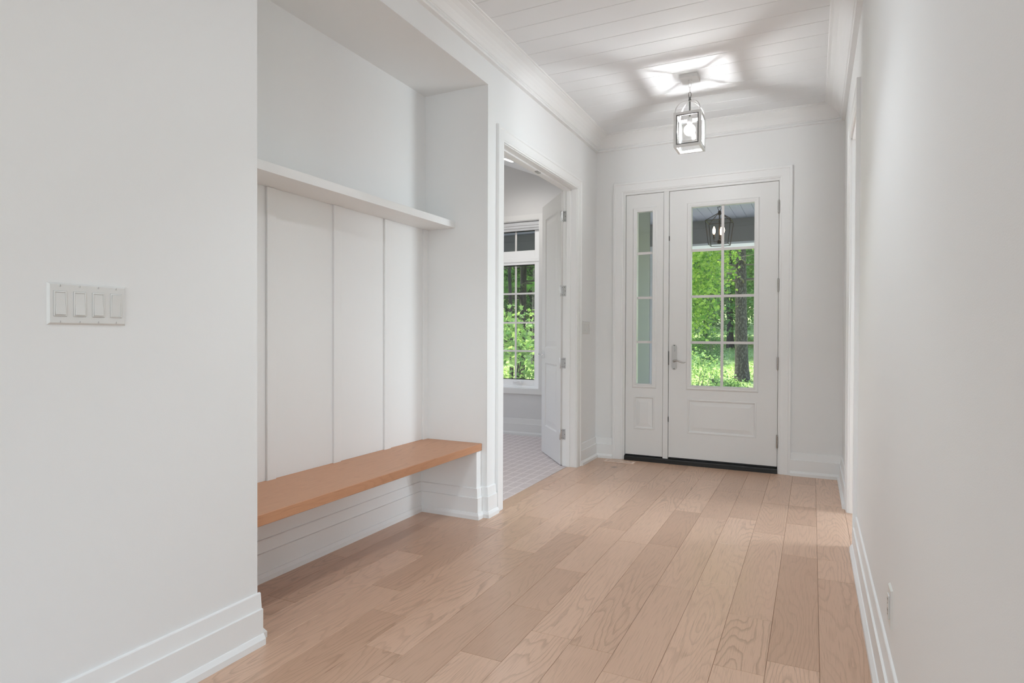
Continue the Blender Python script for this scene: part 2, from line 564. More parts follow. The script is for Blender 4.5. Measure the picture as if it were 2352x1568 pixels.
def floor_plank(x0, x1, y0, y1):
    g, h = .0004, .0
    w, l = x1 - x0 - 2 * g, y1 - y0 - 2 * g
    b = .0012
    cx, cy = (x0 + x1) / 2, (y0 + y1) / 2
    X, Y = w / 2, l / 2
    vs = [(-X, -Y, -.014), (X, -Y, -.014), (X, Y, -.014), (-X, Y, -.014),
          (-X, -Y, -b), (X, -Y, -b), (X, Y, -b), (-X, Y, -b),
          (-X + b, -Y + b, 0), (X - b, -Y + b, 0), (X - b, Y - b, 0), (-X + b, Y - b, 0)]
    fs = [(0, 3, 2, 1), (8, 9, 10, 11)] + [(i, (i + 1) % 4, 4 + (i + 1) % 4, 4 + i) for i in range(4)] + [(4 + i, 4 + (i + 1) % 4, 8 + (i + 1) % 4, 8 + i) for i in range(4)]
    m = MB().add(vs, fs)
    o = m.build('floor_plank', 'oak_floor', floor)
    o.location = (cx, cy, 0)
    return o


for c in range(1, -15, -1):
    x0, x1 = .03 + .1635 * c, .03 + .1635 * (c + 1)
    if c == 1:
        x0, x1 = .1935, .34
    ymin = -.2
    ymax = 5.46
    if x1 < -1.79:
        ymax = 4.93; ymin = 1.45
        if x1 < -1.93:
            ymax = 3.36
    if c < -12:
        pass
    js = sorted(JOINTS.get(c, [3.9, 2.7]))
    y = js[0]
    while y > ymin:
        y -= random.uniform(.7, 1.5); js.insert(0, y)
    y = js[-1]
    while y < ymax:
        y += random.uniform(.6, 1.2); js.append(y)
    js = [j for j in js if ymin + .15 < j < ymax - .15]
    ed = [ymin] + js + [ymax]
    for a, b in zip(ed[:-1], ed[1:]):
        xa = max(x0, -2.26)
        xb = x1
        if xa >= xb - .01:
            continue
        if x0 < -1.875 < x1 and b > 3.4:
            # plank cut where the carpet starts in the doorway
            if a < 3.45:
                floor_plank(xa, xb, a, 3.45); a = 3.45
            xa = -1.875
            floor_plank(xa, xb, a, b)
        elif x1 <= -1.875 and b > 3.4:
            if a < 3.42:
                floor_plank(xa, xb, a, 3.42)
        else:
            floor_plank(xa, xb, a, b)
gf = MB().box(-5.0, 5.1, -5.1, -.2, -.02, 0).build('floor_section', 'oak_floor', floor)
gf2 = MB().box(.34, 5.1, -.2, .62, -.02, 0).box(.34, 3.06, 2.8, 5.45, -.02, 0).build('floor_section', 'oak_floor', floor)

carpet = MB()
carpet.box(-5.1, -1.875, 3.46, 6.24, -.012, .004)
cp = carpet.build('carpet', 'carpet_grid')
tag(cp, 'pinkish grey office carpet with a fine white grid beyond the open doorway', 'carpet', kind='structure')

# ------------------------------------------------------------------ walls
w = MB()
w.box(XO, XL, -5.2, N0, 0, 3.05)
w.box(XO, XL, N0, N1, NZ, 3.05)
w.box(XO, XL, N1, 3.52, 0, 3.05)
w.box(XO, XL, 3.52, 4.93, 2.39, 3.05)
w.box(XO, XL, 4.93, YF, 0, 3.05)
w.box(-2.40, XO, N0 - .1, N0, 0, 2.8)
w.box(-2.40, XO, N1, N1 + .1, 0, 2.8)
w.box(-2.40, NB - .012, N0, N1, 0, 2.8)
w.box(NB - .012, XO, N0, N1, NZ, 2.8)
wl = w.build('wall_left', 'wall_paint')
tag(wl, 'white painted left wall with the bench niche and the office doorway', 'wall', kind='structure')

w = MB()
w.box(XO, -1.56, YF, 6.45, 0, 3.05)
w.box(-1.56, -.229, YF, 5.60, 2.421, 3.05)
w.box(-.229, .335, YF, 5.60, 0, 3.05)
wf = w.build('wall_front', 'wall_paint')
tag(wf, 'white end wall of the hall around the glazed front door', 'wall', kind='structure')

w = MB()
w.box(XR, XR + .12, .5, 3.72, 0, 3.05)
w.box(XR, XR + .12, 3.72, 4.45, 2.38, 3.05)
w.box(XR, XR + .12, 4.45, YF, 0, 3.05)
wr = w.build('wall_right', 'wall_paint')
tag(wr, 'white painted right wall running close beside the camera', 'wall', kind='structure')

w = MB()
w.box(XR + .12, 5.2, .5, .62, 0, 3.05)
w.box(XR + .12, 3.2, 2.7, 2.82, 0, 3.05); w.box(3.05, 3.2, 2.82, 4.2, 0, 3.05); w.box(3.05, 3.2, 5.2, 5.445, 0, 3.05); w.box(3.05, 3.2, 4.2, 5.2, 0, .5); w.box(3.05, 3.2, 4.2, 5.2, 2.5, 3.05)
w.box(XR + .12, 3.2, 5.445, 5.6, 0, 3.05)
wb = w.build('wall_right_return', 'wall_paint')
tag(wb, 'white return wall of the great room, behind the right hall wall', 'wall', kind='structure')
w = MB()
# back wall and side wall with tall window openings (daylight enters here)
for x0, x1 in ((-1.92, -1.2), (4.4, 5.2)):
    w.box(x0, x1, -5.2, -5.05, 0, 3.05)
w.box(-1.2, 4.4, -5.2, -5.05, 0, .3); w.box(-1.2, 4.4, -5.2, -5.05, 2.7, 3.05)
wk = w.build('wall_back', 'wall_paint')
tag(wk, 'white wall with tall windows behind the camera', 'wall', kind='structure')
w = MB()
w.box(5.05, 5.2, -5.05, -4.1, 0, 3.05); w.box(5.05, 5.2, -.3, .5, 0, 3.05)
w.box(5.05, 5.2, -4.1, -.3, 0, .3); w.box(5.05, 5.2, -4.1, -.3, 2.7, 3.05)
ws = w.build('wall_side', 'wall_paint')
tag(ws, 'white side wall of the great room to the right of the camera', 'wall', kind='structure')

# office shell
w = MB()
WX0, WX1, WZ0, WZ1 = -3.345, -2.715, .527, 2.40
w.box(-5.3, WX0, YW, 6.45, 0, 3.9)
w.box(WX0, WX1, YW, 6.45, 0, WZ0)
w.box(WX0, WX1, YW, 6.45, WZ1, 3.9)
w.box(WX1, XO, YW, 6.45, 0, 3.9)
w.box(-5.3, -5.15, 3.35, 3.8, 0, 3.9); w.box(-5.3, -5.15, 5.6, YW, 0, 3.9); w.box(-5.3, -5.15, 3.8, 5.6, 0, .8); w.box(-5.3, -5.15, 3.8, 5.6, 2.6, 3.9)
w.box(-5.15, -2.40, 3.335, 3.455, 0, 3.9)
ow = w.build('wall_office', 'office_paint_dimmed')
tag(ow, 'white office walls, greyed to look dim, around the tall casement window', 'wall', kind='structure')
w = MB()
t = .12
v = []
for y in (3.40, 6.229):
    v += [(-1.921, y, 2.555), (-4.4, y, 3.547), (-5.2, y, 3.547), (-5.2, y, 3.547 + t), (-4.4, y, 3.547 + t), (-1.921, y, 2.555 + t)]
w.add(v, [tuple(range(6)), tuple(range(11, 5, -1))] + [(i, (i + 1) % 6, 6 + (i + 1) % 6, 6 + i) for i in range(6)])
oc = w.build('ceiling_office', 'ceiling_paint')
tag(oc, 'white sloping office ceiling seen through the top of the doorway', 'ceiling', kind='structure')

# niche panelling: sheet below the shelf, battens, end panels
pan = MB().box(NB - .012, NB, N0, N1, 0, 1.80).build('panel', 'trim_paint', wl)
for a, b in ((N0, 1.64), (2.03, 2.082), (2.466, 2.520), (2.890, 2.948), (3.285, N1)):
    MB().box(NB, NB + .012, a, b, .40, 1.795).build('batten', 'trim_paint', wl, bevel=.0015)
MB().box(NB, -1.84, N0, N0 + .015, 0, .405).build('end_panel', 'trim_paint', wl, bevel=.001)
MB().box(NB, -1.84, N1 - .062, N1, 0, .405).build('end_panel', 'trim_paint', wl, bevel=.001)

# ------------------------------------------------------------------ ceiling boards
ceil = MB().box(XO, 5.2, -5.2, 5.62, 2.94, 3.12)
cl = ceil.build('ceiling', 'dark_gap')
tag(cl, 'white ceiling of wide planks running across the hall', 'ceiling', kind='structure')
k = 0
y = 5.302
while y > .5:
    y0 = y - .1698
    g = .0012
    b = .002
    x0, x1 = XL + .02, XR - .02
    vs = []
    for X in (x0, x1):
        vs += [(X, y0 + g, 2.94), (X, y0 + g, ZC + b), (X, y0 + g + b, ZC), (X, y - g - b, ZC), (X, y - g, ZC + b), (X, y - g, 2.94)]
    MB().add(vs, [tuple(range(6)), tuple(range(11, 5, -1))] + [(i, (i + 1) % 6, 6 + (i + 1) % 6, 6 + i) for i in range(6)]).build('ceiling_plank', 'ceiling_paint', cl)
    y = y0
MB().box(XL + .02, XR - .02, 5.3035, YF - .02, ZC, 2.94).build('ceiling_plank', 'ceiling_paint', cl)
MB().box(-1.9, 5.1, -5.1, y, ZC, 2.94).build('ceiling_section', 'ceiling_paint', cl)
MB().box(XR + .13, 5.1, y, .5, ZC, 2.94).build('ceiling_section', 'ceiling_paint', cl)

# crown moulding: bead, cove, top fillet
cp_ = [(0, 2.800), (.028, 2.800), (.031, 2.806), (.029, 2.813), (.024, 2.815), (.031, 2.822), (.031, 2.828)]
for i in range(9):
    a = i / 8 * PI / 2
    cp_.append((.036 + .078 * (1 - math.cos(a)) + .0, 2.828 + .075 * math.sin(a)))
cp_ = [(0, 2.800), (.028, 2.800), (.031, 2.806), (.029, 2.813), (.023, 2.815), (.031, 2.821), (.031, 2.828), (.036, 2.830), (.046, 2.846), (.060, 2.864), (.078, 2.882), (.098, 2.897),
       (.122, 2.908), (.126, 2.909), (.126, 2.914), (.140, 2.916), (.143, 2.9199), (0, 2.9199)]
path = [(XR, .5, 0), (XR, YF, 0), (XL, YF, 0), (XL, -5.05, 0)]
cr = MB().sweep(path, cp_, (0, 0, 1), side=1).build('trim_1', 'trim_paint', smooth=False)
tag(cr, 'white coved crown moulding where hall walls meet the plank ceiling', 'crown moulding', kind='structure')

# ------------------------------------------------------------------ baseboards
BP = [(0, 0), (.034, 0), (.034, .022), (.024, .037), (.020, .038), (.020, .126), (.013, .128), (.008, .180), (.006, .183), (0, .184)]
bl = MB()
bl.sweep([(XL, -5.0, 0), (XL, N0 + .008, 0)], BP, (0, 0, 1), side=-1)
o = bl.build('baseboard_left', 'trim_paint')
tag(o, 'tall stepped white baseboard along the near left wall', 'baseboard', kind='structure')
bn = MB()
bn.sweep([(XL - .03, N0 + .003, 0), (-1.84, N0 + .003, 0), (-1.84, N0 + .015, 0), (NB, N0 + .015, 0), (NB, N1 - .062, 0), (-1.84, N1 - .062, 0), (-1.84, N1, 0), (XL, N1, 0), (XL, 3.437, 0)][1:], BP, (0, 0, 1), side=-1)
o = bn.build('baseboard_niche', 'trim_paint')
tag(o, 'stepped white baseboard wrapping the niche under the oak bench', 'baseboard', kind='structure')
o = MB().sweep([(XL, 5.003, 0), (XL, YF, 0), (-1.634, YF, 0)], BP, (0, 0, 1), side=-1).build('baseboard_corner', 'trim_paint')
tag(o, 'short stepped white baseboard in the corner left of the front door', 'baseboard', kind='structure')
o = MB().sweep([(-.155, YF, 0), (XR, YF, 0), (XR, 4.52, 0)], BP, (0, 0, 1), side=-1).build('baseboard_front', 'trim_paint')
tag(o, 'stepped white baseboard right of the front door, turning the corner', 'baseboard', kind='structure')
o = MB().sweep([(XR, 3.65, 0), (XR, .5, 0)], BP, (0, 0, 1), side=-1).build('baseboard_right', 'trim_paint')
tag(o, 'tall stepped white baseboard along the near right wall', 'baseboard', kind='structure')
BPo = [(a, z + .004) for a, z in BP]
o = MB().sweep([(-5.1, YW, 0), (XO, YW, 0)], BPo, (0, 0, 1), side=-1).build('baseboard_office', 'office_trim_dimmed')
tag(o, 'white baseboard, greyed to look dim, under the office window', 'baseboard', kind='structure')

# ------------------------------------------------------------------ casings and jambs
CAS = [(0, 0), (0, .010), (.006, .012), (.010, .012), (.012, .015), (.068, .017), (.072, .021), (.088, .021), (.090, .019), (.090, 0)]
# (a: away from the opening, b: out of the wall)


def casing(name, pts, N, side, label, mat='trim_paint', prof=CAS):
    o = MB().sweep(pts, prof, N, side=side).build(name, mat)
    return tag(o, label, 'door trim', kind='structure')


# left office doorway: opening y 3.54..4.91, z 2.37
casing('trim_2', [(XL, 3.535, 0), (XL, 3.535, 2.362), (XL, 4.915, 2.362), (XL, 4.915, 0)], (1, 0, 0), -1 if Vector((1, 0, 0)).cross(Vector((0, 0, 1))).y > 0 else 1, 'white casing around the double doorway to the office')
jm = MB()
jm.box(XO, XL, 3.52, 3.54, 0, 2.39); jm.box(XO, XL, 4.91, 4.93, 0, 2.39); jm.box(XO, XL, 3.52, 4.93, 2.357, 2.39)
jm.box(-1.884, -1.850, 3.54, 3.551, 0, 2.357); jm.box(-1.884, -1.850, 4.899, 4.91, 0, 2.357); jm.box(-1.884, -1.850, 3.54, 4.91, 2.346, 2.357)
o = jm.build('trim_3', 'trim_paint', bevel=.001)
tag(o, 'white door jamb lining of the office doorway', 'door jamb', kind='structure')
MB().box(-1.872, -1.846, 4.20, 4.26, 2.3385, 2.346).build('ball_catch', 'nickel', o, bevel=.001)
# right opening: y 3.74..4.43
casing('trim_4', [(XR, 3.735, 0), (XR, 3.735, 2.37), (XR, 4.435, 2.37), (XR, 4.435, 0)], (-1, 0, 0), -1, 'white casing around the doorway in the right wall')
jm = MB()
jm.box(XR, XR + .12, 3.72, 3.74, 0, 2.38); jm.box(XR, XR + .12, 4.43, 4.45, 0, 2.38); jm.box(XR, XR + .12, 3.72, 4.45, 2.36, 2.38)
jm.box(.262, .29, 4.418, 4.43, 0, 2.36); jm.box(.262, .29, 3.74, 3.752, 0, 2.36); jm.box(.262, .29, 3.74, 4.43, 2.348, 2.36)
o = jm.build('trim_5', 'trim_paint', bevel=.001)
tag(o, 'white door jamb lining of the doorway in the right wall', 'door jamb', kind='structure')
# front door casing
casing('trim_6', [(-1.545, YF, 0), (-1.545, YF, 2.408), (-.243, YF, 2.408), (-.243, YF, 0)], (0, -1, 0), 1, 'white casing around the front door and its sidelight')

# ------------------------------------------------------------------ front door
door = empty('door_1', (-.69, 5.46, 0), 'white front door with a tall eight-lite window and a narrow sidelight', 'door', kind='structure')
YD = 5.452
j = MB()
j.box(-1.56, -1.524, YF - .003, 5.60, 0, 2.421); j.box(-.251, -.229, YF - .003, 5.60, 0, 2.421); j.box(-1.524, -.251, YF - .003, 5.60, 2.386, 2.421)
j.build('door_frame', 'door_paint', door, bevel=.0012)
MB().box(-1.182, -1.137, YF - .001, 5.56, .022, 2.386).build('mullion_post', 'door_paint', door, bevel=.0015)
ws_ = MB()
for x0, x1 in ((-1.524, -1.182), (-1.137, -.251)):
    ws_.box(x0, x0 + .012, 5.499, 5.52, .03, 2.386); ws_.box(x1 - .012, x1, 5.499, 5.52, .03, 2.386); ws_.box(x0, x1, 5.499, 5.52, 2.374, 2.386)
ws_.build('weather_strip', 'dark_gap', door)
th = MB()
th.prism([(5.425, 0), (5.425, .030), (5.432, .040), (5.50, .043), (5.52, .022), (5.64, .015), (5.64, 0)], 'x', -1.5235, -.2515)
th.build('threshold', 'black_rubber', door)
sw_ = MB(); sw_.box(-1.519, -1.187, YD + .004, YD + .04, .0435, .052); sw_.box(-1.131, -.257, YD + .004, YD + .04, .0435, .056)
sw_.build('door_sweep', 'black_rubber', door)


def raised_panel(m, x0, x1, z0, z1, y, N=(0, -1, 0)):
    """moulded recess and raised field on the face y (faces -y)"""
    r = lambda q: [(x0 + q, z0 + q), (x1 - q, z0 + q), (x1 - q, z1 - q), (x0 + q, z1 - q)]
    rings = [(0, 0), (.004, -.004), (.012, -.004), (.017, .006), (.022, .0075), (.052, .001), (.056, .000)]
    vs, fs = [], []
    for q, d in rings:
        for a, b in r(q):
            vs.append((a, y + d, b))
    n = len(rings)
    for i in range(n - 1):
        for k in range(4):
            fs.append((i * 4 + k, i * 4 + (k + 1) % 4, (i + 1) * 4 + (k + 1) % 4, (i + 1) * 4 + k))
    fs.append(tuple((n - 1) * 4 + k for k in range(4)))
    m.add(vs, fs)


def slab(m, x0, x1, z0, z1, holes, y, t):
    """flat face at y with rectangular holes (sorted upwards) through which glass or panels show; a closed back at y+t"""
    h0 = min(h[0] for h in holes); h1 = max(h[1] for h in holes)
    m.box(x0, h0, y, y + t, z0, z1); m.box(h1, x1, y, y + t, z0, z1)
    z = z0
    for a, b, c, d, thru in holes:
        m.box(h0, h1, y, y + t, z, c)
        if a > h0:
            m.box(h0, a, y, y + t, c, d)
        if b < h1:
            m.box(b, h1, y, y + t, c, d)
        z = d
        if not thru:
            m.box(a, b, y + .012, y + t, c, d)
    m.box(h0, h1, y, y + t, z, z1)


GB = [(0, -.002), (0, .007), (.006, .010), (.016, .007), (.020, .009), (.030, .009), (.036, .004), (.040, 0), (.040, -.002)]


def lite(parent, name, x0, x1, z0, z1, cols, rows, y, gx=(), gz=(), mw=.011, mat='grille_white', bead=GB, beadmat='door_paint'):
    MB().sweep(rect('y', y, x0, x1, z0, z1), bead, (0, -1, 0), side=-1, closed=True).build('glazing_bead', beadmat, parent)
    g = MB()
    for x in gx:
        g.box(x - mw, x + mw, y + .010, y + .022, z0 - .004, z1 + .004)
    zs = [z0 - .004] + list(gz) + [z1 + .004]
    xs = [x0 - .004] + list(gx) + [x1 + .004]
    for z in gz:
        for a, b in zip(xs[:-1], xs[1:]):
            g.box(a + (mw if a in gx else 0), b - (mw if b in gx else 0), y + .010, y + .022, z - mw, z + mw)
    g.build('grille', mat, parent)
    for a, b in zip(xs[:-1], xs[1:]):
        for c, d in zip(zs[:-1], zs[1:]):
            MB().box(a, b, y + .0235, y + .0265, c, d).build('glass_pane', 'pane_glass', parent)


# door leaf
m = MB()
slab(m, -1.133, -.254, .056, 2.383, [(-.972, -.413, .275, .574, False), (-.945, -.438, .692, 2.229, True)], YD, .045)
leaf = m.build('door_slab', 'door_paint', door)
m = MB(); raised_panel(m, -.972, -.413, .275, .574, YD); m.build('raised_panel', 'door_paint', leaf)
lite(leaf, 'lite', -.945, -.438, .692, 2.229, 2, 4, YD, gx=(-.690,), gz=(1.064, 1.46, 1.858))
# sidelight leaf
m = MB()
slab(m, -1.5205, -1.1855, .052, 2.383, [(-1.444, -1.257, .283, .581, False), (-1.420, -1.281, .692, 2.226, True)], YD, .045)
sl = m.build('sidelight_slab', 'door_paint', door)
m = MB(); raised_panel(m, -1.444, -1.257, .283, .581, YD); m.build('raised_panel', 'door_paint', sl)
lite(sl, 'lite', -1.420, -1.281, .692, 2.226, 1, 4, YD, gz=(1.064, 1.46, 1.858))
# hinges on the front door
for z in (2.174, 1.536, .899, .262):
    h = MB()
    for k in range(5):
        a = z - .051 + k * .0205
        h.lathe(-.2535, YF - .006, [(.0065, a), (.0072, a + .001), (.0072, a + .019), (.0065, a + .0198)], 12)
    h.lathe(-.2535, YF - .006, [(.003, z - .057), (.0055, z - .052)], 12); h.lathe(-.2535, YF - .006, [(.0055, z + .052), (.003, z + .057)], 12)
    h.box(-.262, -.2535, YF - .001, YD + .001, z - .050, z + .050)
    h.build('hinge', 'nickel', door, smooth=True)
# strike plate and bolt marks in the mullion
for z, hh in ((.926, .060), (1.974, .020), (.388, .022)):
    MB().box(-1.1375, -1.1315, YF - .0025, YD + .01, z - hh, z + hh).build('strike_plate' if hh > .05 else 'bolt_plate', 'screw_dark', door)
# handle set
hx, hz = -1.086, .9345
pl = []
for i in range(7):
    a = PI / 2 + (i - 3) / 3 * .95
    pl.append((hx + .021 * math.cos(a) * 1.0, hz + .092 + .019 * math.sin(a)))
pl = [(hx + .022, hz + .086)] + pl + [(hx - .022, hz + .086)]
low = [(x, 2 * hz - z) for x, z in pl][::-1]
hs = MB().prism(pl + low, 'y', YD - .006, YD).build('escutcheon', 'nickel', door, bevel=.0025)
m = MB(); m.tube([(hx, YD - .005, .900), (hx, YD - .030, .900)], [.010, .0075], 14)
m.tube([(hx, YD - .032, .900), (hx + .012, YD - .043, .905), (hx + .030, YD - .047, .906), (hx + .052, YD - .047, .899), (hx + .075, YD - .045, .891), (hx + .092, YD - .043, .890), (hx + .104, YD - .042, .893)], [.0105, .0095, .0075, .0062, .0060, .0055, .003], 12)
m.build('lever', 'nickel', hs, smooth=True)
m = MB(); m.tube([(hx, YD - .006, 1.000), (hx, YD - .016, 1.000)], .011, 16)
m.prism([(hx - .004, .986), (hx + .004, .984), (hx + .007, 1.002), (hx + .002, 1.020), (hx - .003, 1.016), (hx - .007, 1.0)], 'y', YD - .028, YD - .014)
m.build('thumb_turn', 'nickel', hs, smooth=True)
for z in (1.036, .834):
    MB().tube([(hx, YD - .0055, z), (hx, YD - .0085, z)], [.005, .004], 10).build('screw', 'screw_dark', hs, smooth=True)

# ------------------------------------------------------------------ office door leaf (open), hinged on the far jamb
hinge_x, hinge_y = -1.928, 4.902
ang = math.atan2(.79, -.61)
od = empty('door_3', (hinge_x, hinge_y, 0), 'white two-panel office door swung open into the office', 'door', kind='structure', rz=ang)
LW, LT = .655, .036
m = MB()
ox = .006
yf0 = .004   # the face towards the camera is local +y
X0, X1 = ox, LW
Z0, Z1 = .012, 2.345
ph = [(.128, .535, .27, .862), (.128, .535, 1.005, 2.205)]
m.box(X0, ph[0][0], yf0 - LT, yf0, Z0, Z1); m.box(ph[0][1], X1, yf0 - LT, yf0, Z0, Z1)
zz = Z0
for a, b, c, d in ph:
    m.box(a, b, yf0 - LT, yf0, zz, c); m.box(a, b, yf0 - LT + .010, yf0 - .010, c, d); zz = d
m.box(ph[0][0], ph[0][1], yf0 - LT, yf0, zz, Z1)
olf = m.build('door_leaf', 'office_trim_dimmed', od, xf=Matrix.Translation((0, 0, 0)))
olf.matrix_parent_inverse = Matrix.Identity(4)


def local_child(m, name, mat, parent, smooth=False, bevel=0):
    o = m.build(name, mat, parent, smooth=smooth, bevel=bevel)
    o.matrix_parent_inverse = Matrix.Identity(4)
    return o


for a, b, c, d in ph:
    m = MB()
    rings = [(0, 0), (.010, -.009), (.018, -.010), (.060, -.0035), (.064, -.003)]
    vs, fs = [], []
    for q, dd_ in rings:
        for p in [(a + q, c + q), (b - q, c + q), (b - q, d - q), (a + q, d - q)]:
            vs.append((p[0], yf0 + dd_, p[1]))
    for i in range(len(rings) - 1):
        for kk in range(4):
            fs.append((i * 4 + kk, i * 4 + (kk + 1) % 4, (i + 1) * 4 + (kk + 1) % 4, (i + 1) * 4 + kk))
    fs.append(tuple((len(rings) - 1) * 4 + kk for kk in range(4)))
    m.add(vs, fs)
    local_child(m, 'raised_panel', 'office_trim_dimmed', olf)
# handle: square rose and lever on both faces
for sgn, yb in ((1, yf0), (-1, yf0 - LT)):
    m = MB()
    m.box(.575, .625, min(yb, yb + sgn * .009), max(yb, yb + sgn * .009), .905, .975)
    r = local_child(m, 'rose', 'chrome', od, bevel=.0015)
    m = MB()
    m.tube([(.60, yb + sgn * .009, .94), (.60, yb + sgn * .045, .94)], .009, 12)
    m.tube([(.607, yb + sgn * .048, .941), (.58, yb + sgn * .050, .942), (.54, yb + sgn * .050, .940), (.492, yb + sgn * .046, .936)], [.008, .0085, .0075, .005], 12)
    local_child(m, 'lever', 'chrome', r, smooth=True)
# hinges: leaf plate on door edge, plate on the jamb, knuckle
for z in (2.135, 1.50, .885, .275):
    m = MB()
    m.box(.0035, .0065, yf0 - LT + .003, yf0 - .001, z - .045, z + .045)
    h = local_child(m, 'hinge', 'hinge_steel', od, bevel=.0005)
    m = MB()
    for dx in (-.009, -.023):
        pass
    for k2, (yy, zz2) in enumerate(((-.012, z + .032), (-.020, z), (-.012, z - .032))):
        m.tube([(.0036, yf0 + yy, zz2), (.0022, yf0 + yy, zz2)], .0032, 8)
    local_child(m, 'screw', 'screw_dark', h)
    m = MB(); m.lathe(-.004, yf0 + .006, [(.006, z - .046), (.0066, z - .045), (.0066, z + .045), (.006, z + .046)], 12)
    local_child(m, 'knuckle', 'hinge_steel', h, smooth=True)
    p = MB().box(-1.921, -1.892, 4.9075, 4.9105, z - .045, z + .045).build('jamb_plate', 'hinge_steel', od)
    m = MB()
    for xx, zz2 in ((-1.905, z + .032), (-1.898, z), (-1.905, z - .032)):
        m.tube([(xx, 4.908, zz2), (xx, 4.9066, zz2)], .0032, 8)
    m.build('screw', 'screw_dark', p)

# ------------------------------------------------------------------ office window
KX = 1.0098
wx = lambda x: x * KX
wz = lambda z: (z - 1.12) * KX + 1.12
win = empty('window_1', (-3.03, 6.3, .527), 'white casement window with a transom and grilles in the office', 'window', kind='structure')
WC = [(0, 0), (0, .012), (.008, .014), (.056, .017), (.062, .017), (.062, 0)]
o = MB().sweep(rect('y', YW, WX0, WX1, WZ0, WZ1), WC, (0, -1, 0), side=-1, closed=True).build('window_casing', 'office_trim_dimmed', win)
rv = MB()
rv.box(WX0 - .002, WX0 + .008, YW, 6.30, WZ0, WZ1); rv.box(WX1 - .008, WX1 + .002, YW, 6.30, WZ0, WZ1)
rv.box(WX0, WX1, YW, 6.30, WZ0 - .002, WZ0 + .008); rv.box(WX0, WX1, YW, 6.30, WZ1 - .008, WZ1 + .002)
rv.build('window_reveal', 'vinyl_white', win)
gx0, gx1 = wx(-3.255), wx(-2.765)
gt0, gt1, gc0, gc1 = wz(2.063), wz(2.286), wz(.626), wz(1.908)
fr = MB()
fr.box(WX0 + .006, gx0, 6.275, 6.36, WZ0 + .006, WZ1 - .006); fr.box(gx1, WX1 - .006, 6.275, 6.36, WZ0 + .006, WZ1 - .006)
fr.box(gx0, gx1, 6.275, 6.36, WZ0 + .006, gc0); fr.box(gx0, gx1, 6.275, 6.36, gc1, gt0); fr.box(gx0, gx1, 6.275, 6.36, gt1, WZ1 - .006)
fr.box(WX0 + .006, WX1 - .006, 6.262, 6.276, WZ0 + .006, WZ0 + .030)
fr.box(WX0 + .006, WX1 - .006, 6.268, 6.276, gc1 + .030, gc1 + .075)
fr.build('window_frame', 'vinyl_white', win, bevel=.002)
gg = MB()
gm = wx(-3.004)
gg.box(gm - .010, gm + .010, 6.292, 6.302, gc0, gc1); gg.box(gm - .010, gm + .010, 6.292, 6.302, gt0, gt1)
gzs = [wz(v) for v in (1.587, 1.262, .945)]
for z in gzs:
    gg.box(gx0, gm - .010, 6.292, 6.302, z - .010, z + .010); gg.box(gm + .010, gx1, 6.292, 6.302, z - .010, z + .010)
gg.build('grille', 'grille_white', win)
for a, b in ((gx0, gm), (gm, gx1)):
    zl = [gc0] + gzs[::-1] + [gc1]
    for c, d in list(zip(zl[:-1], zl[1:])) + [(gt0, gt1)]:
        MB().box(a, b, 6.306, 6.309, c, d).build('glass_pane', 'pane_glass', win)
sh = MB(); sh.box(gx0, gx1, 6.292, 6.305, gc1 - .012, gc1); sh.box(gx0, gx1, 6.292, 6.305, gt1 - .010, gt1); sh.box(gx0, gx1, 6.292, 6.305, gc0, gc0 + .008)
sh.build('sash_shadow_strip', 'black_rubber', win)  # black strips drawing the sash's shadow line along the panes
cx_ = wx(-2.957)
m = MB().prism([(cx_ - .055, .578), (cx_ + .055, .578), (cx_ + .048, .604), (cx_ - .048, .604)], 'y', 6.236, 6.262)
ck = m.build('crank_housing', 'vinyl_white', win, bevel=.003)
MB().tube([(cx_ + .03, 6.236, .600), (cx_ + .02, 6.229, .606), (cx_ - .02, 6.227, .598), (cx_ - .045, 6.228, .602)], [.006, .005, .005, .006], 10).build('crank_handle', 'vinyl_white', ck, smooth=True)

# roller blind cassette at the head of the window
rb = MB()
rb.prism([(6.238, 2.385), (6.272, 2.385), (6.272, 2.31), (6.262, 2.298), (6.250, 2.302), (6.250, 2.318), (6.243, 2.322), (6.243, 2.345), (6.238, 2.350)], 'x', WX0 + .010, WX1 - .010)
o = rb.build('roller_blind', 'blind_grey')
tag(o, 'rolled-up grey blind in its cassette at the head of the office window', 'blind')
MB().tube([(WX0 + .012, 6.258, 2.300), (WX1 - .012, 6.258, 2.300)], .007, 10).build('bottom_bar', 'blind_grey', o)

# office downlight in the sloping ceiling
sl_ang = math.atan(.4)
rl = empty('recessed_light', (-2.79, 5.607, 2.903), 'round recessed downlight in the sloping office ceiling', 'ceiling light')
rl.rotation_euler = (0, sl_ang, 0)
bpy.context.view_layer.update()
m = MB().lathe(0, 0, [(.062, -.004), (.065, -.001), (.065, .0)], 28); local_child(m, 'trim_ring', 'vinyl_white', rl, smooth=True)
m = MB().lathe(0, 0, [(.045, -.008), (.052, -.005), (.052, -.003)], 28); local_child(m, 'lens', 'downlight_disc', rl, smooth=True)

# ------------------------------------------------------------------ bench, shelf
bench = MB()
bx = -1.836
bench.box(NB + .0125, bx, N0 + .001, N1 - .001, .4065, .450)
for a, b in ((1.641, 2.029), (2.083, 2.465), (2.521, 2.889), (2.949, 3.284)):
    bench.box(NB + .001, NB + .0125, a, b, .4065, .450)
bo = bench.build('wall_bench', 'oak_bench')
bo.modifiers.new('edge', 'BEVEL').width = .002
tag(bo, 'warm brown oak bench board spanning the white hall niche', 'bench')
shelf = MB().box(NB + .001, -2.036, N0 + .001, N1 - .001, 1.796, 1.838).build('wall_shelf', 'trim_paint', bevel=.0015)
tag(shelf, 'white shelf ledge across the niche above the battens', 'shelf')

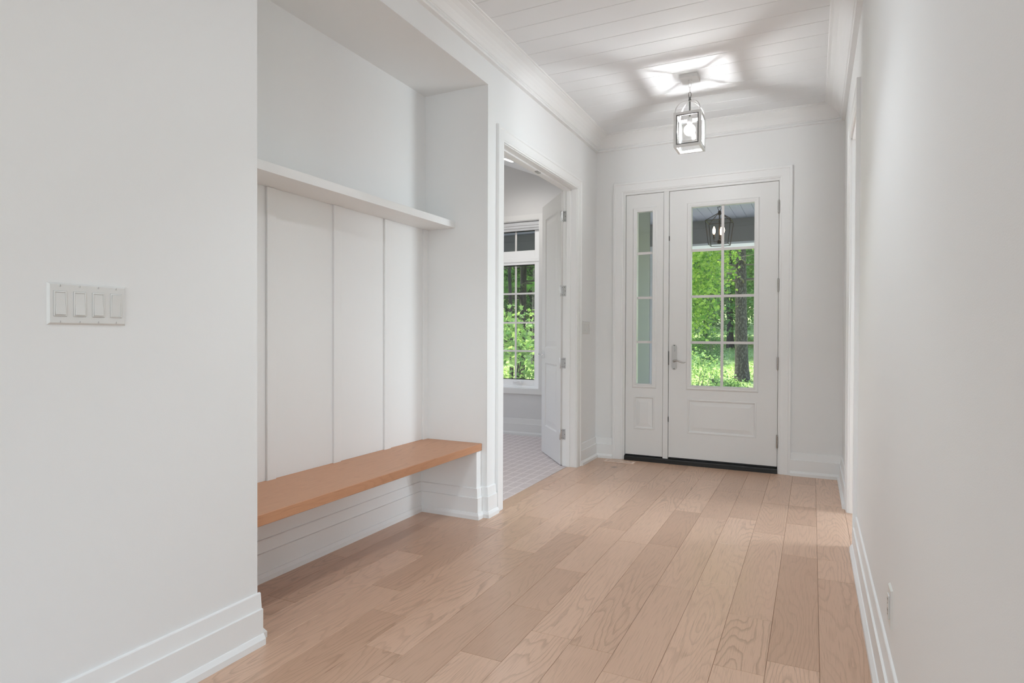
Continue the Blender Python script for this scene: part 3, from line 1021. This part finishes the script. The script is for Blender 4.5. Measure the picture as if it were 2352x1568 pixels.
# cable loops under the bench, near end
def loop(cx, cz, rx, rz, y, tilt, a0=-PI, a1=0, n=18):
    return [(cx + tilt * math.sin(a0 + (a1 - a0) * i / n) + 0, y + rx * math.cos(a0 + (a1 - a0) * i / n), cz + rz * math.sin(a0 + (a1 - a0) * i / n)) for i in range(n + 1)]


m = MB()
m.tube(loop(-2.12, .405, .042, .060, 1.835, .02), .0022, 8)
m.tube(loop(-2.10, .405, .050, .052, 1.80, -.03), .0022, 8)
m.tube(loop(-2.14, .405, .040, .058, 1.79, .03), .0022, 8)
o = m.build('electrical_cable', 'cable_grey', smooth=True)
tag(o, 'grey cable loops hanging below the near end of the oak bench', 'cable')

# ------------------------------------------------------------------ switches, outlet, register


def rocker_plate(label, y0, zc, x):
    L_, H_ = .2045, .112
    root = empty('light_switch', (x, y0 + L_ / 2, zc - H_ / 2), label, 'light switch', group='four-gang white rocker switch plates')
    y1 = y0 + L_
    z0, z1 = zc - H_ / 2, zc + H_ / 2
    holes = [(y0 + .0295 + k * .0485 - .0165, y0 + .0295 + k * .0485 + .0165) for k in range(4)]
    hz0, hz1 = zc - .034, zc + .034
    m = MB()
    # face with rectangular holes, chamfered rim
    ed = [y0 + .005] + [v for h in holes for v in h] + [y1 - .005]
    for a, b in zip(ed[0::2], ed[1::2]):
        m.box(x + .0005, x + .0065, a, b, z0 + .005, z1 - .005)
    for a, b in holes:
        m.box(x + .0005, x + .0065, a, b, z0 + .005, hz0); m.box(x + .0005, x + .0065, a, b, hz1, z1 - .005)
    r0 = [(y0, z0), (y1, z0), (y1, z1), (y0, z1)]
    r1 = [(y0 + .005, z0 + .005), (y1 - .005, z0 + .005), (y1 - .005, z1 - .005), (y0 + .005, z1 - .005)]
    vs = [(x, a, b) for a, b in r0] + [(x + .0065, a, b) for a, b in r1]
    m.add(vs, [(i, (i + 1) % 4, 4 + (i + 1) % 4, 4 + i) for i in range(4)])
    pl_ = m.build('cover_plate', 'plastic_white', root)
    for k, (a, b) in enumerate(holes):
        fr_ = MB()
        fr_.sweep(rect('x', x, a + .0005, b - .0005, hz0 + .0005, hz1 - .0005), [(0, 0), (0, .0078), (-.0012, .0084), (-.0034, .0084), (-.0038, .0070), (-.0038, 0)], (1, 0, 0), side=-1, closed=True)
        f_o = fr_.build('rocker_frame', 'plastic_white', root)
        up = k in (0, 1, 2)
        t0, t1 = (.0120, .0068) if up else (.0072, .0110)
        q = .0044
        m = MB().prism([(x, hz0 + q), (x + t0, hz0 + q), (x + .0085, zc), (x + t1, hz1 - q), (x, hz1 - q)], 'y', a + q, b - q)
        # prism on 'y' takes (x, z)
        m.build('rocker', 'plastic_white', f_o, bevel=.0006)
        for zz in (zc + .048, zc - .048):
            s = MB().tube([(x + .0065, (a + b) / 2, zz), (x + .0078, (a + b) / 2, zz)], [.0034, .0026], 12).build('screw', 'plastic_white', root, smooth=True)
            MB().box(x + .0077, x + .0080, (a + b) / 2 - .0005, (a + b) / 2 + .0005, zz - .0026, zz + .0026).build('screw_slot', 'cable_grey', s)
    return root


rocker_plate('white four-gang rocker switch plate on the near left wall, beside the niche', .9085, 1.2, XL)
rocker_plate('white four-gang rocker switch plate between the office doorway and the front door', 5.055, 1.19, XL)

ot = empty('wall_outlet', (XR, 2.1, .26), 'white electrical outlet low on the near right wall', 'outlet')
y0, y1, z0, z1 = 2.075, 2.148, .268, .384
m = MB()
X = XR
vs = [(X, y0, z0), (X, y1, z0), (X, y1, z1), (X, y0, z1), (X - .006, y0 + .004, z0 + .004), (X - .006, y1 - .004, z0 + .004), (X - .006, y1 - .004, z1 - .004), (X - .006, y0 + .004, z1 - .004)]
m.add(vs, [(i, (i + 1) % 4, 4 + (i + 1) % 4, 4 + i) for i in range(4)] + [(4, 5, 6, 7)])
m.build('cover_plate', 'plastic_white', ot)
rc = MB().box(X - .010, X - .006, y0 + .020, y1 - .020, z0 + .024, z1 - .024).build('receptacle', 'plastic_white', ot, bevel=.001)
for zc in (z0 + .042, z1 - .042):
    m = MB(); m.box(X - .0104, X - .0099, 2.103, 2.105, zc, zc + .009); m.box(X - .0104, X - .0099, 2.117, 2.119, zc, zc + .008)
    m.tube([(X - .0099, 2.111, zc - .007), (X - .0104, 2.111, zc - .007)], .0025, 10)
    m.build('socket_slots', 'screw_dark', rc)

# floor register
rg = empty('floor_register', (-1.525, 5.30, 0), 'pale slotted floor register left of the front door threshold', 'floor vent')
m = MB()
RX0, RX1, RY0, RY1 = -1.665, -1.395, 5.262, 5.352
zt = .006
m.box(RX0, RX1, RY0, RY0 + .018, .0005, zt); m.box(RX0, RX1, RY1 - .018, RY1, .0005, zt)
m.box(RX0, RX0 + .022, RY0 + .018, RY1 - .018, .0005, zt); m.box(RX1 - .022, RX1, RY0 + .018, RY1 - .018, .0005, zt)
m.build('frame', 'register_wood', rg, bevel=.001)
n = 16
for i in range(n + 1):
    xx = RX0 + .022 + (RX1 - RX0 - .044) * i / n
    MB().box(xx - .0045, xx + .0045, RY0 + .018, RY1 - .018, .0008, zt - .0005).build('slat', 'register_wood', rg)
MB().box(RX0 + .02, RX1 - .02, RY0 + .016, RY1 - .016, .0002, .0007).build('duct_opening', 'screw_dark', rg)

# ------------------------------------------------------------------ pendant lantern
LX, LY = -.778, 4.385
pd = empty('pendant_lantern', (LX, LY, ZC), 'white box lantern with a lit globe bulb hanging in the hall', 'pendant light')
MB().box(LX - .060, LX + .060, LY - .060, LY + .060, 2.893, 2.9195).build('canopy', 'lantern_white', pd, bevel=.002)
MB().lathe(LX, LY, [(.006, 2.878), (.014, 2.884), (.014, 2.8929)], 18).build('canopy_cup', 'lantern_white', pd, smooth=True)


def link_pts(cx, cy, z, w, h, plane):
    pts = []
    for i in range(21):
        a = 2 * PI * i / 20
        u, v = w * math.cos(a), h * math.sin(a)
        pts.append((cx + u, cy, z + v) if plane else (cx, cy + u, z + v))
    return pts


for i, (z, mt) in enumerate(((2.862, 'lantern_white'), (2.828, 'lantern_white'), (2.792, 'lantern_bead'))):
    MB().tube(link_pts(LX, LY, z, .0085, .0205, i % 2 == 0), .0021, 8, cap=False).build('chain_link', mt, pd, smooth=True)
MB().lathe(LX, LY, [(.009, 2.752), (.010, 2.758), (.006, 2.766), (.009, 2.772), (.005, 2.777)], 16).build('finial', 'lantern_bead', pd, smooth=True)
MB().tube([(LX, LY, 2.6), (LX, LY, 2.756)], .0055, 12).build('stem', 'lantern_bead', pd, smooth=True)
hw, zt, zb = .092, 2.652, 2.415
bw = .017
fm = MB()
for sx in (-1, 1):
    for sy in (-1, 1):
        cx0, cy0 = LX + sx * (hw - bw / 2), LY + sy * (hw - bw / 2)
        fm.box(cx0 - bw / 2, cx0 + bw / 2, cy0 - bw / 2, cy0 + bw / 2, zb, zt)
for z0 in (zb, zt - bw):
    for s in (-1, 1):
        cy0 = LY + s * (hw - bw / 2)
        fm.box(LX - hw + bw, LX + hw - bw, cy0 - bw / 2, cy0 + bw / 2, z0, z0 + bw)
        cx0 = LX + s * (hw - bw / 2)
        fm.box(cx0 - bw / 2, cx0 + bw / 2, LY - hw + bw, LY + hw - bw, z0, z0 + bw)
fm.build('frame', 'lantern_white', pd, bevel=.0008)
# dark bead and pane on each side
for k in range(4):
    R_ = Matrix.Translation((LX, LY, 0)) @ Matrix.Rotation(k * PI / 2, 4, 'Z')
    m = MB()
    m.sweep([(-hw + bw, -hw + .001, zb + bw), (hw - bw, -hw + .001, zb + bw), (hw - bw, -hw + .001, zt - bw), (-hw + bw, -hw + .001, zt - bw)], [(0, 0), (0, -.007), (-.007, -.007), (-.007, 0)], (0, -1, 0), side=-1, closed=True)
    bd = m.build('glazing_bead', 'lantern_bead', pd, xf=R_)
    MB().box(-hw + bw, hw - bw, -hw + .009, -hw + .011, zb + bw, zt - bw).build('pane', 'lantern_glass', pd, xf=R_)
for k in range(4):
    a = PI / 4 + k * PI / 2
    R_ = Matrix.Translation((LX, LY, 0)) @ Matrix.Rotation(a, 4, 'Z')
    rr = (hw - .008) * math.sqrt(2)
    pts = []
    for i in range(15):
        t_ = i / 14 * PI / 2
        pts.append((rr * math.cos(t_), 0, zt - .002 + .100 * math.sin(t_)))
    m = MB()
    vs, fs = [], []
    for p in pts:
        vs += [(p[0], -.005, p[2]), (p[0], .005, p[2])]
    for i, p in enumerate(pts):
        q = pts[min(i + 1, 14)]; pp = pts[max(i - 1, 0)]
        tx, tz = q[0] - pp[0], q[2] - pp[2]
        l = math.hypot(tx, tz); nx, nz = -tz / l * .0022, tx / l * .0022
        vs += [(p[0] + nx, -.005, p[2] + nz), (p[0] + nx, .005, p[2] + nz)]
    n2 = 30
    for i in range(14):
        a0, a1 = 2 * i, 2 * i + 2
        fs += [(a0, a0 + 1, a1 + 1, a1), (n2 + a0, n2 + a1, n2 + a1 + 1, n2 + a0 + 1), (a0, a1, n2 + a1, n2 + a0), (a0 + 1, n2 + a0 + 1, n2 + a1 + 1, a1 + 1)]
    m.add(vs, fs)
    m.build('hoop', 'lantern_white', pd, xf=R_)
MB().lathe(LX, LY, [(.016, 2.596), (.019, 2.602), (.019, 2.632), (.012, 2.640)], 18).build('socket', 'lantern_white', pd, smooth=True)
pr = []
for i in range(17):
    a = -PI / 2 + i / 16 * (PI * .86)
    pr.append((max(.0005, .040 * math.cos(a)), 2.550 + .040 * math.sin(a)))
pr += [(.013, 2.597)]
gb = MB().lathe(LX, LY, pr, 28).build('bulb', 'bulb_glass', pd, smooth=True)
MB().lathe(LX, LY, [(.002, 2.532), (.010, 2.536), (.0125, 2.546), (.0125, 2.562), (.010, 2.570), (.003, 2.574)], 16).build('filament', 'bulb_glow', gb, smooth=True)

# downlight trims beyond the frame; all but the first belong to added fill lamps
for i, (x, y, e) in enumerate(DOWNLIGHTS_AND_FILL):
    m = MB().lathe(0, 0, [(.055, -.004), (.060, -.001), (.060, 0)], 24)
    o = m.build('downlight_or_fill', 'vinyl_white', smooth=True)
    o.location = (x, y, 2.9199)
    tag(o, ['round recessed downlight over the near end of the hall', 'added fill downlight over the hall beside the niche', 'added fill downlight behind the camera, first of the left row', 'added fill downlight behind the camera, first of the right row',
            'added fill downlight far behind the camera on the right', 'added fill downlight far behind the camera on the left'][i], 'ceiling light', group='recessed downlights in the hall ceiling')

# ------------------------------------------------------------------ porch
YB = 8.2
pc = MB().box(-7, -1.56, 6.45, 8.5, 2.615, 2.75).box(-1.56, 3.2, 5.6, 8.5, 2.615, 2.75).build('porch_ceiling', 'dark_gap')
tag(pc, 'blue-grey plank ceiling of the porch outside the front door', 'ceiling', kind='structure')
x = -1.222 - .119 * 22
while x < .9:
    MB().box(x + .0015, x + .1175, 5.6 if x > -1.56 else 6.45, YB, 2.603, 2.615).build('plank', 'porch_blue', pc)
    x += .119
MB().box(-7, -1.222 - .119 * 22, 6.45, YB, 2.603, 2.615).build('ceiling_section', 'porch_blue', pc)
bm_ = MB().box(-7, 3.2, YB, YB + .28, 2.31, 2.62).build('porch_beam', 'siding_grey')
tag(bm_, 'grey clad beam along the outer edge of the porch', 'beam', kind='structure')
MB().box(-7, 3.2, YB - .004, YB, 2.505, 2.6029).build('cladding_board', 'siding_grey', bm_, bevel=.0015)
MB().box(-7, 3.2, YB - .004, YB, 2.311, 2.502).build('cladding_board', 'siding_grey', bm_, bevel=.0015)
MB().box(-7, 3.2, YB - .012, YB + .29, 2.283, 2.3095).build('beam_trim', 'porch_white', bm_, bevel=.002)
pk = MB()
pk.box(-2.00, -1.75, YB + .01, YB + .26, -.05, 2.283)
pk.box(-2.02, -1.73, YB - .01, YB + .28, -.05, .18); pk.box(-2.02, -1.73, YB - .01, YB + .28, 2.16, 2.2825)
o = pk.build('porch_column', 'porch_white', bevel=.003)
tag(o, 'square white porch column seen through the sidelight', 'column', kind='structure')
pf = MB().box(-7, 3.2, 6.45, 8.55, -.25, -.06).box(-1.56, 3.2, 5.64, 6.45, -.25, -.06).build('porch_floor', 'concrete')
tag(pf, 'grey porch floor outside the front door', 'floor', kind='structure')
es = MB()
es.box(-1.559, -1.545, 5.60, 6.464, -.05, 2.603)
es.box(-5.3, -3.42, 6.451, 6.464, -.05, 2.603); es.box(-2.63, -1.545, 6.451, 6.464, -.05, 2.603)
es.box(-3.42, -2.63, 6.451, 6.464, -.05, .47); es.box(-3.42, -2.63, 6.451, 6.464, 2.44, 2.603)
o = es.build('wall_exterior', 'siding_grey')
tag(o, 'grey outside wall of the office beside the front door', 'wall', kind='structure')

# porch lantern
PX, PY = -.925, 7.05
pl_ = empty('porch_lantern', (PX, PY, 2.603), 'black open-frame lantern with lit candle bulbs hanging on the porch', 'pendant light')
MB().lathe(PX, PY, [(.055, 2.585), (.062, 2.590), (.062, 2.6025)], 24).build('canopy', 'dark_bronze', pl_, smooth=True)
for i, z in enumerate((2.572, 2.548)):
    MB().tube(link_pts(PX, PY, z, .009, .017, i % 2 == 0), .0022, 8, cap=False).build('chain_link', 'dark_bronze', pl_, smooth=True)
m = MB()
m.tube([(PX - .022, PY, 2.532), (PX + .022, PY, 2.532), (PX + .008, PY, 2.492), (PX - .008, PY, 2.492), (PX - .022, PY, 2.532)], .0028, 8)
m.build('hanging_loop', 'dark_bronze', pl_)
MB().lathe(PX, PY, [(.014, 2.445), (.017, 2.450), (.017, 2.482), (.010, 2.492)], 16).build('cap', 'dark_bronze', pl_, smooth=True)
th_, bh_, zt2, zb2 = .130, .102, 2.375, 2.120
m = MB()
T = [(PX + sx * th_, PY + sy * th_, zt2) for sx, sy in ((-1, -1), (1, -1), (1, 1), (-1, 1))]
B = [(PX + sx * bh_, PY + sy * bh_, zb2) for sx, sy in ((-1, -1), (1, -1), (1, 1), (-1, 1))]


def bar(m, a, b, r=.0045):
    m.tube([a, b], r, 4)


for k in range(4):
    bar(m, T[k], T[(k + 1) % 4]); bar(m, B[k], B[(k + 1) % 4]); bar(m, T[k], B[k])
m.build('frame', 'dark_bronze', pl_)
for k in range(4):
    m = MB(); bar(m, T[k], (PX + .008 * (1 if T[k][0] > PX else -1), PY, 2.470), .0042); m.build('roof_bar', 'dark_bronze', pl_)
MB().tube([(PX, PY, 2.14), (PX, PY, 2.46)], .0065, 10).build('stem', 'dark_bronze', pl_, smooth=True)
MB().lathe(PX, PY, [(.008, 2.128), (.022, 2.136), (.022, 2.168), (.010, 2.176)], 16).build('hub', 'dark_bronze', pl_, smooth=True)
for k in range(3):
    a = math.radians((200, 320, 80)[k])
    cx0, cy0 = PX + .058 * math.cos(a), PY + .058 * math.sin(a)
    m = MB(); m.tube([(PX, PY, 2.152), (cx0, cy0, 2.152), (cx0, cy0, 2.185)], .0045, 8)
    arm = m.build('arm', 'dark_bronze', pl_)
    m = MB(); m.lathe(cx0, cy0, [(.008, 2.183), (.018, 2.188), (.009, 2.192), (.009, 2.232), (.007, 2.235)], 14)
    m.build('candle_sleeve', 'dark_bronze', arm, smooth=True)
    m = MB(); m.lathe(cx0, cy0, [(.006, 2.235), (.013, 2.250), (.0165, 2.268), (.013, 2.292), (.006, 2.312), (.001, 2.322)], 16)
    m.build('candle_bulb', 'candle_glow', arm, smooth=True)

# ------------------------------------------------------------------ grounds
rng = np.random.default_rng(11)


def gz(x, y):
    """height of the ground"""
    t = np.clip((y - 9) / 26, 0, 1)
    r = np.clip((y - 32) / 30, 0, 1)
    return -.55 + 1.15 * t * t * (3 - 2 * t) + 3.0 * r + .08 * np.sin(x * .5 + y * .31) + .05 * np.sin(x * 1.3 - y * .7)


nx, ny = 90, 90
xs = np.linspace(-60, 30, nx); ys = np.linspace(8.6, 75, ny)
GX, GY = np.meshgrid(xs, ys)
GZ = gz(GX, GY)
verts = np.stack([GX.ravel(), GY.ravel(), GZ.ravel()], 1)
idx = np.arange(nx * ny).reshape(ny, nx)
q = np.stack([idx[:-1, :-1].ravel(), idx[:-1, 1:].ravel(), idx[1:, 1:].ravel(), idx[1:, :-1].ravel()], 1)
me = bpy.data.meshes.new('ground')
me.from_pydata(verts.tolist(), [], q.tolist())
me.materials.append(MATS['lawn'])
me.polygons.foreach_set('use_smooth', [True] * len(me.polygons))
gr = bpy.data.objects.new('ground', me); COL.objects.link(gr)
tag(gr, 'sunlit green ground rising behind the porch', 'ground', kind='structure')


dv = MB()  # unseen pale surface added to bounce neutral light onto the porch
vs_, fs_ = [], []
for i_ in range(23):
    for y_ in (8.56, 9.5, 10.5, 11.5, 12.4):
        x_ = -16 + i_
        vs_.append((x_, y_, float(gz(np.array(float(x_)), np.array(y_))) + .03))
for i_ in range(22):
    for j_ in range(4):
        a_ = i_ * 5 + j_
        fs_.append((a_, a_ + 5, a_ + 6, a_ + 1))
o = dv.add(vs_, fs_).build('bounce_strip', 'concrete')
tag(o, 'unseen pale strip added between porch and lawn to bounce light', 'bounce_strip', kind='structure')


def mesh_np(name, V, F, mat, parent=None):
    me = bpy.data.meshes.new(name)
    nv, nf, k = len(V), len(F), F.shape[1]
    me.vertices.add(nv); me.vertices.foreach_set('co', V.astype(np.float32).ravel())
    me.loops.add(nf * k); me.loops.foreach_set('vertex_index', F.astype(np.int32).ravel())
    me.polygons.add(nf); me.polygons.foreach_set('loop_start', np.arange(0, nf * k, k, dtype=np.int32))
    me.update(calc_edges=True)
    me.materials.append(MATS[mat])
    o = bpy.data.objects.new(name, me); COL.objects.link(o)
    if parent is not None:
        o.parent = parent
        o.matrix_parent_inverse = parent_inv(parent)
    return o


LEAF_SIMPLE = (np.array([(0, 0, 0), (.32, .5, .10), (0, 1, 0), (-.32, .5, .10)]), np.array([(0, 1, 2), (0, 2, 3)]))
# maple: five lobes
_ml = [(0, 0), (.18, .10), (.55, .06), (.36, .34), (.62, .62), (.22, .58), (0, 1.0), (-.22, .58), (-.62, .62), (-.36, .34), (-.55, .06), (-.18, .10)]
_mc = (0, .38)
LEAF_MAPLE = (np.array([(x, y, -.10 * abs(x)) for x, y in _ml] + [(_mc[0], _mc[1], .05)]), np.array([(i, (i + 1) % 12, 12) for i in range(12)]))
_nd = []
_nf = []
for i_, a_ in enumerate(np.linspace(-1.15, 1.15, 7)):
    c_, s_ = math.sin(a_), math.cos(a_)
    z_ = .22 * math.sin(i_ * 2.4)
    _nd += [(-.018 * s_, .018 * c_, 0), (.018 * s_, -.018 * c_, 0), (c_, s_, z_)]
    _nf.append((3 * i_, 3 * i_ + 1, 3 * i_ + 2))
TUFT = (np.array(_nd), np.array(_nf))


def scatter(P, size, tmpl, tilt=.9, face_up=.5):
    """place a leaf template at each point with random turn; returns V, F"""
    T, Fm = tmpl
    n = len(P)
    size = size * rng.uniform(.6, 1.3, n)
    # random frame: direction d of the leaf's length, normal nn
    d = rng.normal(size=(n, 3)); d[:, 2] = d[:, 2] * tilt * .7 - .25
    d /= np.linalg.norm(d, axis=1)[:, None]
    up = rng.normal(size=(n, 3)) * (1 - face_up); up[:, 2] += face_up * 1.4
    s = np.cross(d, up); s /= np.linalg.norm(s, axis=1)[:, None] + 1e-9
    nn = np.cross(s, d)
    V = P[:, None, :] + size[:, None, None] * (T[None, :, 0:1] * s[:, None, :] + T[None, :, 1:2] * d[:, None, :] + T[None, :, 2:3] * nn[:, None, :])
    F = Fm[None] + (np.arange(n) * len(T))[:, None, None]
    return V.reshape(-1, 3), F.reshape(-1, 3)


def clumps(cx, cy, cz, rx, ry, rz, nc, per, cr):
    """points gathered into leaf clumps spread through the crown's shell"""
    u = rng.normal(size=(nc, 3)); u /= np.linalg.norm(u, axis=1)[:, None]
    rad = rng.uniform(.45, 1.0, nc) ** .6
    C = u * rad[:, None] * np.array([rx, ry, rz]) + np.array([cx, cy, cz])
    P = np.repeat(C, per, 0) + rng.normal(size=(nc * per, 3)) * np.array([cr, cr, cr * .55])
    return P


def trunk_mb(x, y, z0, z1, r0, r1, lean=(0, 0), seg=14, rough=.05, n=14):
    pts, rad = [], []
    for i in range(n + 1):
        t = i / n
        pts.append((x + lean[0] * t + .03 * math.sin(t * 7 + x), y + lean[1] * t + .03 * math.cos(t * 5 + y), z0 + (z1 - z0) * t))
        rad.append((r0 + (r1 - r0) * t) * (1 + .35 * math.exp(-t * 22)) * (1 + random.uniform(-rough, rough)))
    return MB().tube(pts, rad, seg)


def tree(name, x, y, h, r, crown, leafsize, mat, label, cat='tree', trunk=(.16, .06), bark='bark_pine', tmpl=LEAF_SIMPLE, nc=120, per=36, cr=.45, group=None, low=.25):
    z0 = float(gz(np.array(x), np.array(y))) - .05
    t = empty(name, (x, y, z0), label, cat, group)
    trunk_mb(x, y, z0, z0 + h * .8, trunk[0], trunk[1]).build('trunk', bark, t, smooth=True)
    cz = z0 + h * (low + 1) / 2
    P = clumps(x, y, cz, r, r, h * (1 - low) / 2, nc, per, cr)
    V, F = scatter(P, leafsize, tmpl)
    o = mesh_np('foliage', V, F, mat, t)
    o['kind'] = 'stuff'
    # a few limbs
    for k in range(5):
        a = random.uniform(0, 2 * PI); zz = z0 + h * random.uniform(low, .65)
        e = (x + r * .8 * math.cos(a), y + r * .8 * math.sin(a), zz + h * .12)
        MB().tube([(x, y, zz), ((x + e[0]) / 2, (y + e[1]) / 2, zz + h * .03), e], [trunk[1] * .6, trunk[1] * .4, .012], 6).build('branch', bark, t)
    return t


def polar(deg, r):
    """a spot on the grounds by bearing (degrees left of the hall's direction) and distance from the house's hall"""
    a = math.radians(deg)
    return -r * math.sin(a), r * math.cos(a)


# pine in the middle of the door's window
def pine(x, y, z1, r0, lean, label, bark, low, high, seed, nb=26, tuft=.20, mat='needle_green', blen=(1.6, 3.2), group=None, dead=True):
    random.seed(seed)
    z0 = float(gz(np.array(x), np.array(y))) - .05
    t = empty('pine_tree', (x, y, z0), label, 'tree', group)
    trunk_mb(x, y, z0, z1, r0, r0 * .62, lean, seg=22, rough=.03, n=30).build('trunk', bark, t, smooth=True)
    allP = []
    for k in range(nb):
        zz = random.uniform(low, high)
        tt = (zz - z0) / (z1 - z0)
        bx_, by_ = x + lean[0] * tt, y + lean[1] * tt
        a = random.uniform(0, 2 * PI)
        L_ = random.uniform(*blen)
        pts = []
        droop = random.uniform(-.05, .16)
        for i in range(7):
            s = i / 6
            pts.append((bx_ + L_ * s * math.cos(a) + .12 * math.sin(6 * s + k), by_ + L_ * s * math.sin(a), zz + .25 * s * L_ * .3 - droop * (s * L_) ** 1.6 * .6))
        MB().tube(pts, [.030, .024, .019, .015, .011, .008, .004], 6).build('branch', 'branch_bark' if bark != 'bark_dark' else 'bark_dark', t)
        if dead and zz < low + (high - low) * .35 and k % 2:
            continue
        A = np.array(pts[2:])
        m_ = 110
        s = rng.uniform(0, len(A) - 1.001, m_); i0 = s.astype(int); fr_ = (s - i0)[:, None]
        Pn = A[i0] * (1 - fr_) + A[i0 + 1] * fr_ + rng.normal(size=(m_, 3)) * np.array([.20, .20, .10])
        allP.append(Pn)
    V, F = scatter(np.concatenate(allP), tuft, TUFT)
    o = mesh_np('needles', V, F, mat, t); o['kind'] = 'stuff'
    return t


px_, py_ = polar(5.42, 19.5)
pine(px_, py_, 9.5, .178, (-.30, 0), 'tall grey pine trunk standing in the right half of the front door window', 'bark_pine', 2.6, 6.5, 5, nb=60, tuft=.17, blen=(1.5, 3.4))
# maple overhanging at the left of the door's window
mx_, my_ = polar(11.6, 15.5)
tree('maple_tree', mx_, my_, 7.0, 1.35, None, .074, 'leaf_maple', 'bright green leafy maple at the left edge of the front door window', trunk=(.10, .05), bark='bark_dark', tmpl=LEAF_MAPLE, nc=330, per=56, cr=.23, low=.17)
# shrub in front of it, low at the left
for i, (dg, r, h, rad, lab, mt) in enumerate((
        (9.6, 12.5, 1.25, .75, 'low pale green shrub at the bottom left of the front door window', 'leaf_mid'),
        (8.35, 24, 1.5, .55, 'small round bush on the lawn left of the pine', 'leaf_deep'),
        (7.0, 15.0, .55, .35, 'tiny leafy plant at the foot of the window, left of the pine', 'leaf_mid'))):
    x, y = polar(dg, r)
    z0 = float(gz(np.array(x), np.array(y)))
    t = empty('shrub', (x, y, z0), lab, 'shrub')
    m = MB()
    for k in range(6):
        a = k * 1.05
        m.tube([(x, y, z0 - .05), (x + rad * .5 * math.cos(a), y + rad * .5 * math.sin(a), z0 + h * .7)], [.012, .004], 5)
    m.build('stem', 'branch_bark', t)
    P = clumps(x, y, z0 + h * .5, rad, rad, h * .5, 70, 40, .13)
    V, F = scatter(P, .06, LEAF_SIMPLE)
    o = mesh_np('foliage', V, F, mt, t); o['kind'] = 'stuff'

# weathered stump left of the pine
sx_, sy_ = polar(7.75, 17.2)
zz0 = float(gz(np.array(sx_), np.array(sy_)))
o = trunk_mb(sx_, sy_, zz0 - .05, zz0 + .38, .07, .06, n=6).build('tree_stump', 'bark_pine', smooth=True)
tag(o, 'short grey stump standing in the grass left of the pine', 'stump')

# outside the office window: dark pine trunk, grey pine, maple sapling
dx_, dy_ = polar(25.1, 17.5)
pine(dx_, dy_, 9.0, .105, (-.02, 0), 'slim dark pine trunk in the middle of the office window', 'bark_dark', 1.8, 5.6, 9, nb=40, tuft=.24, mat='leaf_deep', blen=(1.2, 2.6))
gx_, gy_ = polar(23.75, 22)
pine(gx_, gy_, 10, .16, (0, 0), 'pale grey pine trunk at the right edge of the office window', 'bark_pine', 4.0, 8, 12, nb=14, tuft=.24, mat='leaf_deep', blen=(1, 2.2))
sx2, sy2 = polar(25.5, 11.6)
tree('maple_sapling', sx2, sy2, 2.1, .85, None, .095, 'leaf_mid', 'pale green maple sapling low in the office window', trunk=(.02, .01), bark='bark_dark', tmpl=LEAF_MAPLE, nc=60, per=24, cr=.18, low=.15)
sx2, sy2 = polar(26.2, 14.5)
tree('maple_tree', sx2, sy2, 6.6, 2.0, None, .10, 'leaf_shade', 'dark green maple boughs at the top of the office window', trunk=(.05, .03), bark='bark_dark', tmpl=LEAF_MAPLE, nc=110, per=40, cr=.32, low=.50)

# forest edge beyond the lawn: every tree a thing
random.seed(3)
FOREST = []
kinds = [('leaf_mid', 'mid green'), ('leaf_pale', 'pale green'), ('leaf_deep', 'deep green')]
spots = [(1, 31), (4.2, 36), (6.5, 29.5), (8.6, 35), (10.2, 28.5), (12.6, 33), (15, 29), (17.5, 33), (20, 29.5), (22.2, 34), (24.2, 28.5), (26.5, 32), (29, 29.5), (31.5, 33), (-2, 34), (5.3, 44), (8, 46), (3, 48), (10.8, 45), (13.5, 46), (23.5, 44), (26, 46), (28.5, 45), (20.5, 45)]
where = ['far right of the door window', 'behind the pine on its right', 'directly behind the pine trunk', 'left of the pine, second row', 'behind the bright maple', 'behind the front door stile, deeper', 'behind the sidelight', 'left of the porch column', 'between door and office views, front', 'right of the office view, second row', 'behind the office window, centre', 'left part of the office window view', 'left beyond the office window', 'far left of the grounds', 'rightmost on the grounds',
         'back row behind the pine', 'back row left of the pine', 'back row right of the pine', 'back row behind the maple', 'back row beyond the sidelight', 'back row in the office window, right', 'back row in the office window, centre', 'back row in the office window, left', 'back row right of the office view']
for i, (dg, r) in enumerate(spots):
    x, y = polar(dg, r)
    office = dg > 19
    mt, word = kinds[2] if office and i % 3 else kinds[(i * 2 + 1) % 3 if not office else 0]
    if not office and mt == 'leaf_deep':
        mt, word = kinds[0]
    far = r > 40
    tree('forest_tree', x, y, random.uniform(9, 12) + (3 if far else 0), random.uniform(2.6, 3.4) + (1.2 if far else 0), None, .17 + (.06 if far else 0), mt, word + ' leafy tree ' + where[i], trunk=(.14, .07),
         bark='bark_dark', nc=210, per=60, cr=.55, low=.06, group='trees at the edge of the lawn')

# grass and weeds on the near lawn
n = 60000
dg = np.radians(rng.uniform(-1, 30, n)); rr = 12.8 + 23 * rng.uniform(0, 1, n) ** .8
gxp, gyp = -rr * np.sin(dg), rr * np.cos(dg)
P = np.stack([gxp, gyp, gz(gxp, gyp) + .01], 1)
V, F = scatter(P, .075, LEAF_SIMPLE, tilt=2.5, face_up=.3)
o = mesh_np('grass', V, F, 'grass_green')
tag(o, 'ragged bright green grass and weeds covering the rising lawn', 'grass', kind='stuff')
